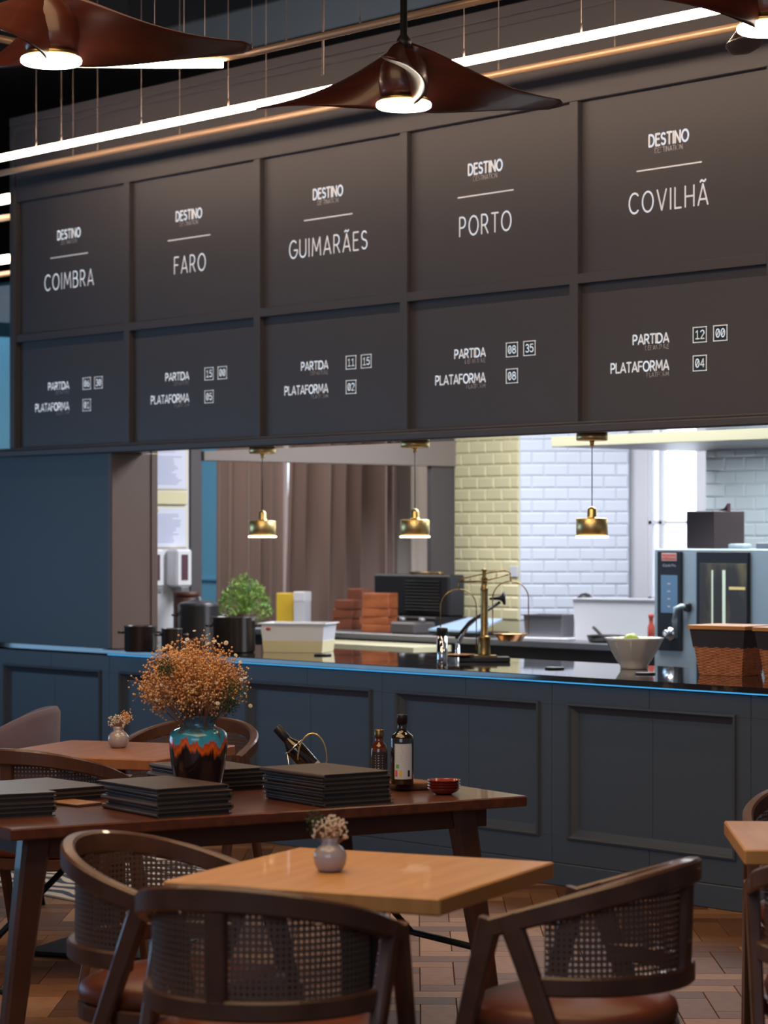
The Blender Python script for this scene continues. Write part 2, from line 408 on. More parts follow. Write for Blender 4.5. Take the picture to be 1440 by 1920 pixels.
cands.sort(key=lambda c: (not (-60 < c[1] < 1500 and c[2] < 1990), c[0]))
rot = Matrix.Translation((-8, 5, 0)) @ Matrix.Rotation(math.radians(48.6), 4, 'Z')
pm = {}
for hor in (0, 1):
    bb = MB(); w_, l_ = (PL, PW) if hor else (PW, PL)
    bb.box(.0012, w_-.0012, .0012, l_-.0012, -.012, 0, .0016)
    me = bb.mesh('plank'); me.materials.append(M['plank']); pm[hor] = me
rest = MB()
for n_, (D, px, py, q) in enumerate(cands):
    if n_ < 300:
        o = bpy.data.objects.new('plank', pm[1 if q[1]-q[0] > .2 else 0]); C.objects.link(o)
        o.matrix_world = rot @ Matrix.Translation((q[0]-.0012, q[2]-.0012, 0)); o.parent = floor
    else:
        rest.box(q[0], q[1], q[2], q[3], -.012, 0, .0016, mx=rot)
r_ = rest.build('planks', 'plank', floor, fix=False); r_['kind'] = 'stuff'

b = MB(); b.box(-22, 2, -3, 13, 5.4, 5.5); struct(b.build('ceiling', 'ceiling'))
# bulkhead under the ceiling, dim grey
b = MB(); xl = on(240, 40, 9.6)[0]; b.box(xl, -2, 9.6, 10.4, 4.78, 5.4, .01); struct(b.build('trim_1', 'ceiling_g'))
# far wall behind kitchen: dark above, blue side room below
b = MB(); b.box(-22, 2, 12.6, 12.8, 3.8, 5.4); struct(b.build('wall_back_upper', 'ceiling'))
b = MB(); b.box(-22, -14.7, 12.3, 12.6, 0, 3.8); struct(b.build('wall_back_blue', 'blue_wall'))
b = MB(); b.box(-22, -21.8, -3, 12.6, 0, 5.4); struct(b.build('wall_left', 'paint'))
# kitchen ceiling
b = MB(); b.box(-12.2, -3, 8.2, 12.2, 3.0, 3.05); b.box(-14.9, -12.2, 8.3, 11.5, 3.0, 3.05); struct(b.build('ceiling_kitchen', 'white_wall'))
b = MB(); b.box(-3.1, -3, 8.2, 12.2, 0, 3.0); struct(b.build('wall_kitchen_right', 'white_wall'))

# left pier: dark slab in the board's plane with a brown painted end
b = MB(); b.box(-16, -11.60, 8.0, 8.28, .931, 2.0); struct(b.build('wall_front_left', 'paint_low'))
b = MB(); b.box(-11.60, -11.565, 7.99, 8.30, .931, 2.0, .002)
pier = struct(b.build('trim_2', 'column'))
for y in (7.99, 8.255):
    b = MB(); b.box(-11.565, -11.558, y, y+.042, .931, 2.0, .002); b.build('moulding', 'column', pier)

# partition at X=-12.13 between kitchen and curtain room
PX = -12.13
b = MB(); b.box(PX-.03, PX, 8.30, 8.93, .931, 3.0); struct(b.build('wall_partition', 'white_wall'))
b = MB(); b.box(PX-.035, PX+.012, 8.935, 9.02, 0, 2.9, .004); struct(b.build('trim_3', 'frame_grey'))
b = MB(); b.box(PX-.035, PX+.012, 10.83, 11.03, 0, 2.9, .004); struct(b.build('trim_4', 'frame_grey'))
b = MB(); b.box(PX-.035, PX+.03, 9.02, 11.03, 1.99, 2.9, .004); struct(b.build('trim_5', mat('lintel', (.24, .20, .18), .4)))

# tiled kitchen walls: every tile a piece
TW, THh, TG = .15, .075, .0015
def tile_mesh(w, h, m):
    k = .009; t = .006; x, z = w/2-TG, h/2-TG
    bb = MB(); bb.add([(-x,0,-z),(x,0,-z),(x,0,z),(-x,0,z),(-x,-.003,-z),(x,-.003,-z),(x,-.003,z),(-x,-.003,z),
        (-x+k,-.009,-z+k),(x-k,-.009,-z+k),(x-k,-.009,z-k),(-x+k,-.009,z-k)],
        [(0,1,5,4),(1,2,6,5),(2,3,7,6),(3,0,4,7),(4,5,9,8),(5,6,10,9),(6,7,11,10),(7,4,8,11),(8,9,10,11)])
    me = bb.mesh('tile'); me.materials.append(M[m]); return me
def tiled(name, p, q, z0, z1, m, gm, nx_hidden=None):
    p = Vector((*p, 0)); q = Vector((*q, 0)); d = q-p; Lw = d.length; ang = math.atan2(d.y, d.x)
    bb = MB(); bb.box(0, Lw, 0, .12, 0, 3.0)
    w = struct(bb.build(name, gm)); w.location = p; w.rotation_euler = (0, 0, ang)
    full = tile_mesh(TW, THh, m); halfm = tile_mesh(TW/2, THh, m); cache = {}
    r = 0; z = z0
    while z < z1-.01:
        x = 0 if r % 2 == 0 else -TW/2
        while x < Lw-.01:
            a, c = max(x, 0), min(x+TW, Lw)
            if c-a > .02:
                if c-a > TW-.001: me = full
                else:
                    key = round(c-a, 3)
                    if key not in cache: cache[key] = tile_mesh(c-a, THh, m)
                    me = cache[key]
                o = bpy.data.objects.new('tile', me); C.objects.link(o); o.parent = w; o.location = ((a+c)/2, 0, z+THh/2)
            x += TW
        z += THh; r += 1
    return w
tiled('wall_back_warm_lit', (PX+.01, 11.03), (-11.52, 11.03), 1.02, 2.25, 'tile_y', 'grout_y')
tiled('wall_back_white', (-11.52, 11.03), (-11.076, 11.546), 1.02, 2.25, 'tile_w', 'grout')
tiled('wall_back_grey', (-9.97, 11.03), (-8.65, 11.03), 1.02, 2.02, 'tile_g', 'grout')
b = MB(); b.box(-8.65, -3, 11.03, 11.15, 0, 3.0); struct(b.build('wall_back_right', 'grout'))
b = MB(); b.box(-9.97, -9.85, 11.03, 11.7, 0, 3.0); struct(b.build('wall_recess_right', 'white_wall'))
# kitchen window wall with an opening
b = MB(); zs = on(1240, 1110, 11.6)[2]
b.box(-11.25, -10.97, 11.60, 11.72, 0, 3.0); b.box(-10.55, -9.85, 11.60, 11.72, 0, 3.0)
b.box(-10.97, -10.55, 11.60, 11.72, 0, 1.15); b.box(-10.97, -10.55, 11.60, 11.72, 2.8, 3.0)
struct(b.build('wall_window', 'white_wall'))
b = MB()
for x in (-10.97, -10.885, -10.575): b.box(x, x+.025, 11.61, 11.66, 1.15, 2.8)
for z in (1.15, 1.62, 2.775): b.box(-10.97, -10.55, 11.61, 11.66, z, z+.02)
w1 = struct(b.build('window_1', 'white_wall'))
b = MB(); b.box(-10.96, -10.56, 11.63, 11.635, 1.16, 2.79); b.build('pane', 'glass', w1)
# glowing panel added behind both windows to stand in for daylight
b = MB(); b.box(-15.2, -9.2, 12.1, 12.14, 0, 3.6)
struct(b.build('sky_light_panel', mat('daylight', (1, 1, 1), 1, emit=((.90, .94, 1), 2.6)))).name = 'daylight_panel'

# curtain room behind the partition
b = MB(); b.box(-16.0, -14.72, 11.35, 11.45, 0, 3.0); b.box(-14.72, -12.2, 11.35, 11.45, 2.6, 3.0); b.box(-14.72, -12.2, 11.35, 11.45, 0, .5); b.box(-13.0, -12.2, 11.35, 11.45, .5, 2.6)
struct(b.build('wall_curtain_room', 'blue_wall'))
b = MB(); b.box(-16.1, -16.0, 8.95, 11.45, 0, 3.0); struct(b.build('wall_curtain_room_left', 'blue_wall'))
b = MB()
for z in (1.22,): b.box(-16.0, -14.72, 11.33, 11.35, z, z+.02)
struct(b.build('trim_6', 'blue_wall'))

# header with the departure board --------------------------------------------------
b = MB(); b.box(-12.567, -5.4, 8.016, 8.2, 2.03, 3.95)
hdr = struct(b.build('wall_header', 'paint'))
b = MB(); b.box(-12.567, -5.4, 8.0, 8.2, 2.0, 2.03); b.build('soffit', 'soffit', hdr)
b = MB(); b.box(-16, -5.4, 7.955, 8.0, 2.0, 2.037, .006); b.build('ledge', 'paint', hdr)
b = MB(); b.box(-16, -5.4, 7.97, 8.0, 2.037, 2.05, .004); b.build('ledge_fillet', 'paint', hdr)
b = MB(); b.box(-12.567, -5.4, 7.972, 8.016, 3.90, 3.95, .004); b.box(-12.567, -12.515, 7.975, 8.016, 2.05, 3.90, .004); b.build('top_rail', 'paint', hdr)
b = MB(); b.box(-12.515, -5.4, 7.978, 8.016, 3.86, 3.90, .004); b.build('inner_moulding', 'paint', hdr)

KB = 8.0105/7.983
def bk_(mb):                                     # lettering was measured on the frame face; set it on the recessed panel face
    for v in mb.v: v.x *= KB; v.z = EYE+(v.z-EYE)*KB; v.y += .012
    return mb
board = thing('departure_board', 'slate grey railway style departure board of five bays above the bar hatch', 'sign', (0, 0, 0))
XS = [-12.511, -11.386, -10.239, -9.108, -7.970, -6.835, -5.70]
names = ['COIMBRA', 'FARO', 'GUIMARÃES', 'PORTO', 'COVILHÃ']
spans = [(.30,.784), (.415,.687), (.242,.839), (.37,.713), (.313,.764)]
parts_ = [('06','30','01'), ('15','00','05'), ('11','15','02'), ('08','35','08'), ('12','00','04')]
for i in range(6):
    x0 = XS[i]; x1 = XS[i+1]-.052
    if i > 4: x1 = XS[i+1]
    up = MB(); up.box(x0, x1, 8.012, 8.016, 2.70, 3.46); u_ = up.build('upper_panel', 'paint', board)
    lo = MB(); lo.box(x0, x1, 8.012, 8.016, 2.05, 2.656); l_ = lo.build('lower_panel', 'paint', board)
    if i > 4: continue
    t = MB(); lettering(t, 'DESTINO', x0+.43, x0+.655, 3.209, .048, .0095, 7.9990, .2); bk_(t).build('heading', 'print', u_, fix=False)
    t = MB(); lettering(t, 'DESTINATION', x0+.464, x0+.621, 3.178, .021, .0028, 7.9990, .2); bk_(t).build('subheading', 'print_thin', u_, fix=False)
    t = MB(); t.box(x0+.357, x0+.73, 7.9985, 7.9995, 3.108, 3.114); bk_(t).build('rule_line', 'print', u_)
    s0, s1 = spans[i]; t = MB(); lettering(t, names[i], x0+s0, x0+s1, 2.932, .086, .0085, 7.9990, .28); bk_(t).build('city_name', 'print', u_, fix=False)
    if 'Ã' in names[i]: t = MB(); lettering(t, names[i], x0+s0, x0+s1, 2.932, .086, .0085, 7.9990, .28, True); bk_(t).build('accent', 'print', u_, fix=False)
    t = MB(); lettering(t, 'PARTIDA', x0+.336, x0+.543, 2.370, .038, .0078, 7.9990, .16); bk_(t).build('departure_heading', 'print', l_, fix=False)
    t = MB(); lettering(t, 'DEPARTURE', x0+.408, x0+.543, 2.342, .0185, .0026, 7.9990, .2); bk_(t).build('departure_subheading', 'print_thin', l_, fix=False)
    t = MB(); lettering(t, 'PLATAFORMA', x0+.204, x0+.543, 2.253, .040, .0078, 7.9990, .16); bk_(t).build('platform_heading', 'print', l_, fix=False)
    t = MB(); lettering(t, 'PLATFORM', x0+.417, x0+.543, 2.226, .0185, .0026, 7.9990, .2); bk_(t).build('platform_subheading', 'print_thin', l_, fix=False)
    for k, (u, z) in enumerate(((.682, 2.356), (.796, 2.356), (.682, 2.237))):
        a, c = x0+u, x0+u+.078
        t = MB(); t.box(a, c, 7.9985, 8.0, z, z+.067); bk_(t).build('number_tile', 'digit_box', l_)
        t = MB()
        for (p0, p1, z0, z1) in ((a, c, z, z+.004), (a, c, z+.063, z+.067), (a, a+.004, z, z+.067), (c-.004, c, z, z+.067)): t.box(p0, p1, 7.9965, 7.9985, z0, z1)
        lettering(t, parts_[i][k], a+.015, c-.015, z+.017, .034, .0052, 7.9975, .2)
        bk_(t).build('number', 'print', l_, fix=False)
b = MB(); b.box(-12.515, -5.4, 7.983, 8.016, 3.46, 3.86, .003); b.build('head_rail', 'paint', board)
for i in range(1, 6):
    b = MB(); b.box(XS[i]-.052, XS[i], 7.983, 8.016, 2.05, 3.46, .002); b.build('stile', 'paint', board)
    b = MB(); b.box(XS[i-1], XS[i]-.052, 7.9835, 8.016, 2.656, 2.70, .002); b.build('rail', 'paint', board)
b = MB(); b.box(-12.567+.052, XS[0], 7.983, 8.016, 2.05, 3.46, .002); b.build('stile', 'paint', board)

# bar counter ---------------------------------------------------------------------
bar = thing('bar_counter', 'long slate blue panelled bar counter under the black stone worktop', 'counter')
b = MB(); b.box(-16, -5.4, 8.018, 8.9, .1, .895); b.build('carcass', 'paint_low', bar)
b = MB(); b.box(-16, -5.4, 7.972, 8.9, 0, .10, .004); b.build('plinth', 'paint_low', bar)
BX = [-15.055, -13.895, -12.735, -11.573, -10.448, -9.286, -8.13, -6.969, -5.81]
for i in range(len(BX)-1):
    x0, x1 = BX[i], BX[i+1]; mid = (x0+x1)/2+.01
    mx0, mx1, z0, z1 = x0+.11, x1-.09, .22, .80
    for a, c in ((x0, mid), (mid, x1)):
        p = MB(); lo_, hi_ = max(a, mx0), min(c, mx1); a += .0012; c -= .0012
        p.box(a, c, WY, 8.018, z1, .893, .001); p.box(a, c, WY, 8.018, .102, z0, .001)
        if lo_ > a+.01: p.box(a, lo_, WY, 8.018, z0, z1)
        if hi_ < c-.01: p.box(hi_, c, WY, 8.018, z0, z1)
        p.box(max(a, lo_), min(c, hi_), WY+.022, 8.018, z0, z1)
        p.build('front_panel', 'paint_low', bar)
    f = MB()
    prof = [(-.012, 0), (-.010, -.010), (-.002, -.013), (.004, -.006), (.008, .003), (.032, .0215), (.036, .0222)]
    rings = []
    for (u, y) in prof:
        rings.append([(mx0+u, WY+y, z0+u), (mx1-u, WY+y, z0+u), (mx1-u, WY+y, z1-u), (mx0+u, WY+y, z1-u)])
    f.loft(rings, False, caps=False); f.build('moulding', 'paint_low', bar)
top = thing('bar_worktop', 'black marble bar worktop with a blue light strip under its edge', 'worktop')
b = MB(); b.box(-11.60, -5.4, 7.955, 8.93, .905, .93, .003); b.box(-16, -11.60, 7.986, 8.93, .905, .93); b.build('slab', 'stone', top)
b = MB(); b.box(-11.56, -5.4, 7.962, 7.972, .899, .904); b.build('light_strip', 'led_blue', top, label='glowing blue light strip')

# ================================================================ LIGHT FIXTURES
def wires(mb, pts, r=.0016):
    for p in pts: mb.tube([(p[0], p[1], p[2]), (p[0], p[1], 5.4)], r, 5)
def fixture(name, label, path, r, m, wx, group, part='tube', wr=.0016):
    t = thing(name, label, 'ceiling light' if m == 'led' else 'rail', path[0], 0, group)
    o = Vector(path[0]); b = MB(); b.tube([Vector(p)-o for p in path], r, 12); b.build(part, m, t)
    for p in wx:
        w = MB(); w.tube([(p[0]-o[0], p[1]-o[1], p[2]-o[2]), (p[0]-o[0], p[1]-o[1], 5.4-o[2])], wr, 5)
        w.tube([(p[0]-o[0], p[1]-o[1], p[2]-o[2]), (p[0]-o[0], p[1]-o[1], p[2]-o[2]+.035)], .004, 6)
        w.build('suspension_wire', 'wire', t)
    return t
LY, LZ = 7.40, 3.575
def lx(x, Y): return on(x, 200, Y)[0]
fixture('linear_light', 'long glowing tube light hung along the top of the departure board', [(lx(-60, LY), LY, LZ), (-5.6, LY, LZ)], .0195, 'led',
        [(lx(x, LY), LY, LZ+.02) for x in (68, 115, 265, 428, 870, 1090)], None, 'light_tube')
fixture('suspended_rail', 'brass coloured pipe running just below the long tube light', [(lx(-60, 7.7), 7.7, 3.572), (-5.6, 7.7, 3.572)], .0165, 'tubing',
        [(lx(x, 7.7), 7.7, 3.585) for x in (137, 183, 337, 499, 935, 1153)], None, 'pipe')
UZ = 3.62
pu = [at(x, y, UZ) for x, y in ((-60, 62), (8, 74), (80, 90), (150, 97), (300, 106), (360, 110), (410, 110), (470, 99), (760, 32), (1020, -26))]
fixture('suspended_rail', 'brass coloured pipe bending at the top between the left and middle fans', pu, .0165, 'tubing',
        [at(x, y, UZ+.012) for x, y in ((290, 103), (345, 107), (384, 107), (472, 96), (537, 82), (675, 50))], None, 'pipe')
pl_ = [at(x, y, UZ-.03) for x, y in ((-60, 100), (20, 112), (150, 119), (300, 121), (418, 120))]
fixture('linear_light', 'short glowing tube light beside the left fan under the bent pipe', pl_, .0165, 'led', [], None, 'light_tube')
b = MB(); p = at(605, 140, 3.6); b.tube([(p[0], p[1], 3.6), (p[0]+.005, p[1], 3.9), (p[0]-.004, p[1], 4.5), (p[0], p[1], 5.4)], .006, 6)
one(b, 'hanging_cable', 'wire', 'pale thick cable hanging left of the middle fan', 'cable')
for (y, Y, lab) in ((372, 8.6, 'upper stub of glowing tube light left of the departure board'), (485, 10.2, 'lower stub of glowing tube light left of the departure board')):
    p0, p1 = on(-120, y+20, Y), on(17, y, Y); z = p1[2]
    fixture('linear_light', lab, [(p0[0], Y, z), (p1[0]+.0, Y, z)], .03, 'led', [(p0[0]+.5, Y, z)], None, 'light_tube')
    fixture('suspended_rail', 'brass pipe under the '+lab.split(' of ')[0]+' of tube light left of the board', [(p0[0], Y+.2, z-.07), (p1[0]+.05, Y+.2, z-.07)], .02, 'tubing', [(p0[0]+.3, Y+.2, z-.07)], None, 'pipe')

# ceiling fans
def fan(px, py, z, angs, label):
    c = at(px, py, z)
    t = thing('ceiling_fan', label, 'ceiling fan', c, 0)
    b = MB(); b.lathe([(.098,-.006),(.106,.0),(.108,.010),(.104,.018)], (0,0,0), 40); b.build('light_disc', 'lens', t)
    b = MB(); b.lathe([(.094,.018),(.097,.03),(.092,.036)], (0,0,0), 40); b.build('light_trim', 'brass_old', t)
    b = MB(); b.lathe([(.085,.036),(.094,.06),(.098,.10),(.088,.16),(.060,.205),(.028,.225),(.022,.25)], (0,0,0), 40); b.build('hub', 'fan', t)
    b = MB(); b.lathe([(.030,.225),(.028,.26),(.014,.28),(.013,5.4-z)], (0,0,0), 16); b.build('downrod', 'black_metal', t)
    for a in angs:
        rings = []; n = 22
        A = math.radians(a)+math.atan2(RY, RX); ux, uy = math.cos(A), math.sin(A); vx, vy = -uy, ux
        for i in range(n+1):
            s = i/n; r = .03+.67*s
            pitch = -math.radians(58*(1-s)**2.2+12*(1-s)+15); chord = (.255*(1-s)**1.2+.098*(1-(1-s)**2))*(1 if s < .93 else math.sqrt(max(.04, 1-((s-.93)/.075)**2)))
            zc = .060+.062*(1-s)**2.0; sweep = .03*math.sin(PI*s)
            th = .009+.022*(1-s)**2
            ring = []
            for k in range(14):
                q = 2*PI*k/14; e = math.cos(q)*chord/2; f_ = math.sin(q)*th/2 + .10*chord*(1-(2*e/chord)**2)*(1-s)
                tx = e*math.cos(pitch)-f_*math.sin(pitch)+sweep; tz = e*math.sin(pitch)+f_*math.cos(pitch)
                ring.append((ux*r+vx*tx, uy*r+vy*tx, zc+tz))
            rings.append(ring)
        b = MB(); b.loft(rings, True); b.build('blade', 'fan', t)
    spot('fan_lamp', (c[0], c[1], z-.02), 26, (1, .74, .48), 165, .1, .5)
    return t
fan(757, 201, 3.20, (26, 146, 266), 'dark red mahogany ceiling fan in the middle over the board')
fan(96, 118, 3.20, (2, 122, 242), 'dark red mahogany ceiling fan at the upper left corner')
fan(1443, 58, 3.20, (208, 328, 88), 'dark red mahogany ceiling fan cut off at the upper right corner')

# brass pendants under the header
def pendant(px, i, lab):
    c = on(px, 1004, 8.10)
    t = thing('pendant_lamp', lab, 'pendant lamp', (c[0], 8.10, 1.545), 0, 'brass pendants over the bar')
    b = MB(); b.lathe([(.064,.425),(.070,.427),(.070,.453),(.066,.455)], n=32); b.lathe([(.008,.40),(.012,.425)], n=12); b.build('canopy', 'brass', t)
    b = MB(); b.tube([(0,0,.13),(0,0,.41)], .0022, 6); b.build('cord', 'black', t)
    b = MB(); b.lathe([(.066,.0),(.070,.002),(.070,.078),(.067,.081),(.026,.082),(.021,.092),(.021,.118),(.015,.128),(.004,.134)], n=40); b.build('shade', 'brass', t)
    b = MB(); b.lathe([(.071,-.007),(.074,-.004),(.074,.002),(.070,.004)], n=40); b.build('lens_ring', mat('pendant_lens', (1, 1, .9), .3, emit=((1, .95, .72), 2.2)), t)
    spot('pendant_bulb', (c[0], 8.10, 1.53), 5, (1, .85, .6), 140, .04)
pendant(492, 0, 'brass drum pendant lamp hanging over the herb plant, left of three')
pendant(778, 1, 'brass drum pendant lamp over the black grill, middle of three')
pendant(1110, 2, 'brass drum pendant lamp before the white tiles, right of three')

# ================================================================ FURNITURE
def chair_make(label, loc, rz):
    t = thing('rattan_armchair', label, 'chair', loc, rz, 'wooden cane back armchairs')
    def plan(u, rx=.272, ry=.27, ext=.10):      # u degrees, 0 at back, beyond 90 runs straight forward
        if abs(u) <= 90: return (rx*math.sin(math.radians(u)), -ry*math.cos(math.radians(u)))
        return (math.copysign(rx, u), (abs(u)-90)/30*ext)
    def zt(y): return .735-.314*y
    rings = []; us = [-120+240*i/56 for i in range(57)]
    for u in us:
        x, y = plan(u); x2, y2 = plan(u+.5 if u < 119 else u); x1, y1 = plan(u-.5 if u > -119 else u)
        tx, ty = x2-x1, y2-y1; l = math.hypot(tx, ty); nx, ny = -ty/l, tx/l
        z = zt(y); w = .018-.003*abs(u)/120; h = .056-.010*abs(u)/120
        rr = []
        for a, c in ((-w,-h+.006),(-w+.006,-h),(w-.006,-h),(w,-h+.006),(w,-.006),(w-.006,0),(-w+.006,0),(-w,-.006)):
            rr.append((x+nx*a, y+ny*a, z+c))
        rings.append(rr)
    b = MB(); b.loft(rings, False); b.build('top_rail', 'chairwood', t)
    rings = []
    for i in range(41):
        u = -96+192*i/40; x, y = plan(u, .258, .262, .06); x2, y2 = plan(u+.5, .258, .262, .06); tx, ty = x2-x, y2-y; l = math.hypot(tx, ty) or 1; nx, ny = -ty/l, tx/l
        rings.append([(x+nx*a, y+ny*a, z) for a, z in ((-.012,.540),(-.007,.535),(.007,.535),(.012,.540),(.012,.574),(.007,.579),(-.007,.579),(-.012,.574))])
    b = MB(); b.loft(rings, False); b.build('lower_rail', 'chairwood', t)
    b = MB(); b.bar((0,-.262,.57), (0,-.268,.775), .044, .022); b.build('back_post', 'chairwood', t)
    for s in (-1, 1):
        b = MB(); b.bar((s*.270,.098,.700), (s*.262,.275,0), .034, .052, .026, .026); b.build('leg', 'chairwood', t)
        b = MB(); b.bar((s*.272,.055,.712), (s*.262,-.215,0), .034, .050, .026, .026); b.build('leg', 'chairwood', t)
        b = MB(); b.bar((s*.255,-.02,.42), (s*.255,.20,.42), .02, .04, ref=(1,0,0)); b.build('side_rail', 'chairwood', t)
    # woven cane: octagonal openings
    mb = MB(); R_, Q_ = .250, .250; pitch = .0135; arcl = .80; n = int(arcl/pitch)
    def P(k, z):
        u = -86+172*k/n; return Vector((R_*math.sin(math.radians(u)), -Q_*math.cos(math.radians(u))-.004, z))
    for k in range(n):
        for r in range(17):
            z0 = .572+r*pitch; ym = P(k+.5, 0)[1]
            if z0+pitch > zt(ym)-.040: break
            c = [P(k, z0), P(k+1, z0), P(k+1, z0+pitch), P(k, z0+pitch)]
            a, d = .25, .40
            inn = [P(k+d, z0+a*pitch), P(k+1-d, z0+a*pitch), P(k+1-a, z0+d*pitch), P(k+1-a, z0+(1-d)*pitch), P(k+1-d, z0+(1-a)*pitch), P(k+d, z0+(1-a)*pitch), P(k+a, z0+(1-d)*pitch), P(k+a, z0+d*pitch)]
            mb.add(c+inn, [(0,1,5,4),(1,6,5),(1,2,7,6),(2,8,7),(2,3,9,8),(3,10,9),(3,0,11,10),(0,4,11)])
    mb.build('cane_panel', 'cane', t, fix=False)
    def sup(r, z, e=2.6, n=40, yo=.01):
        out = []
        for k in range(n):
            a = 2*PI*k/n; c_, s_ = math.cos(a), math.sin(a)
            out.append((r*math.copysign(abs(c_)**(2/e), c_), yo+r*.96*math.copysign(abs(s_)**(2/e), s_), z))
        return out
    b = MB(); b.loft([sup(.222,.435), sup(.240,.442), sup(.244,.46), sup(.238,.480), sup(.215,.492), sup(.15,.498), sup(.01,.5)], True); b.build('seat', 'leather', t)
    b = MB(); b.loft([sup(.236,.395), sup(.246,.400), sup(.246,.432), sup(.236,.436)], False); b.build('seat_frame', 'chairwood', t)
    return t
def face(dx, dy): return math.atan2(dy, dx)-PI/2
ch0 = chair_make('dark wooden cane back armchair with its back to us before the front oak table', (-4.405, 3.455, 0), face(-.47, .88))
g_ = 'wooden cane back armchairs'
dup(ch0, (-4.17, 4.17, 0), face(-.91, -.41), 'dark wooden cane armchair with tan seat, side on, right of the front oak table')
dup(ch0, (-5.02, 3.67, 0), face(.90, .42), 'dark wooden cane armchair facing right behind the left end of the front oak table')
dup(ch0, (-7.62, 4.98, 0), face(-.47, .88), 'dark wooden cane armchair at the left between the menu table and far oak table')
dup(ch0, (-8.12, 5.96, 0), face(.47, -.88), 'dark wooden cane armchair behind the drip glazed vase, beyond the far table')
dup(ch0, (-4.74, 5.83, 0), face(.72, -.69), 'dark wooden cane armchair behind the oak table at the right edge')
dup(ch0, (-3.90, 4.89, 0), face(-.72, .69), 'dark wooden cane armchair in front of the oak table at the right edge')

def cafe_table(label, corners, m, loc):
    a, bb, c, d = [Vector(p) for p in corners]
    ctr = (a+bb+c+d)/4; rz = math.atan2((bb-a).y, (bb-a).x); w = (bb-a).length/2; h = (d-a).length/2
    t = thing('cafe_table', label, 'table', (ctr.x, ctr.y, 0), rz, 'square oak cafe tables')
    b = MB(); b.box(-w, w, -h, h, .710, .750, .004); b.build('tabletop', m, t)
    b = MB(); b.box(-.2, .2, -.2, .2, .70, .71); b.build('top_plate', 'black_metal', t)
    b = MB(); b.box(-.04, .04, -.04, .04, .022, .70, .004); b.build('column', 'black_metal', t)
    b = MB(); b.box(-.24, .24, -.24, .24, .008, .022, .003); b.build('base_plate', 'black_metal', t)
    for sx in (-1, 1):
        for sy in (-1, 1):
            b = MB(); b.lathe([(.014,0),(.014,.008)], (sx*.2, sy*.2, 0), 10); b.build('foot', 'black_metal', t)
    return t
def sq(A, B, n):                          # corners from two corners and the side the square lies on
    A = Vector((*A, 0)); B = Vector((*B, 0)); d = B-A; p = Vector((-d.y, d.x, 0))*n; return [A, B, B+p, A+p]
cafe_table('square golden oak cafe table with a small vase in the front', sq((-4.193, 3.772), (-4.483, 4.41), 1), 'oak', None)
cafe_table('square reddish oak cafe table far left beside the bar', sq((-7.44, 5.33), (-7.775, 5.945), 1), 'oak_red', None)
ul = Vector((.722, -.692, 0)); A_ = Vector((-4.818, 5.405, 0)); B_ = A_+ul*.66
cafe_table('square oak cafe table cut off by the right edge of the photo', sq(A_[:2], B_[:2], 1), 'oak', None)

# long dark dining table (under the menus)
u = Vector((.270, 1.692, 0)).normalized(); v = Vector((-u.y, u.x, 0))
P0 = Vector((-5.945, 3.777, 0)); LL, LW = 1.713, .94
rzt = math.atan2(u.y, u.x)                # local x along u, local y along v
lt = thing('dining_table', 'long dark walnut dining table carrying the stacks of menus', 'table', P0+u*LL/2+v*LW/2, rzt)
X2, Y2 = LL/2, LW/2
b = MB(); b.box(-X2, X2, -Y2, Y2, .717, .75, .004); b.build('tabletop', 'walnut_x', lt)
for (a0, a1, c0, c1) in ((-X2+.10, X2-.10, -Y2+.075, -Y2+.10), (-X2+.10, X2-.10, Y2-.10, Y2-.075), (-X2+.10, -X2+.125, -Y2+.10, Y2-.10), (X2-.125, X2-.10, -Y2+.10, Y2-.10)):
    b = MB(); b.box(a0, a1, c0, c1, .655, .717, .003); b.build('apron', 'walnut', lt)
for sx in (-1, 1):
    for sy in (-1, 1):
        b = MB(); iu = .11 if sx < 0 else .19; b.bar((sx*(X2-iu), sy*(Y2-.09), .717), (sx*(X2-iu+.11), sy*(Y2-.055), 0), .085, .06, .05, .045); b.build('leg', 'walnut', lt)
    b = MB(); b.tube([(sx*(X2-.045-(.08 if sx > 0 else 0)), -Y2+.08, .28), (sx*(X2-.045-(.08 if sx > 0 else 0)), Y2-.08, .28)], .011, 8); b.build('stretcher', 'black_metal', lt)
    b = MB(); b.tube([(sx*(X2-.045-(.08 if sx > 0 else 0)), 0, .28), (sx*(X2-.55), 0, .717)], .010, 8); b.build('brace', 'black_metal', lt)

# velvet tub chair at far left
vt = thing('tub_chair', 'mauve velvet tub chair at the left edge before the bar', 'chair', (-9.05, 5.60, 0), face(-.652, -.758))
rings = []
for i in range(33):
    u_ = -112+224*i/32; a = math.radians(u_); x, y = .30*math.sin(a), -.30*math.cos(a)
    hh = .845-.26*(1-math.cos(a*.80))**1.5
    k = 1.0
    rings.append([(x*.93, y*.93, .40), (x*1.0, y*1.0, .38), (x*1.08, y*1.08, .6), (x*1.10, y*1.10, hh-.02), (x*1.06, y*1.06, hh), (x*.98, y*.98, hh), (x*.93, y*.93, hh-.03), (x*.86, y*.86, .5)])
b = MB(); b.loft(rings, True); b.build('backrest', 'mauve', vt)
b = MB(); b.lathe([(.20,.37),(.26,.38),(.27,.42),(.265,.46),(.22,.48),(.01,.485)], n=32); b.build('seat', 'mauve', vt)
for sx in (-1, 1):
    for sy in (-1, 1):
        b = MB(); b.tube([(sx*.17, sy*.17, .38), (sx*.23, sy*.23, 0)], [.016, .010], 8); b.build('leg', 'black_metal', vt)

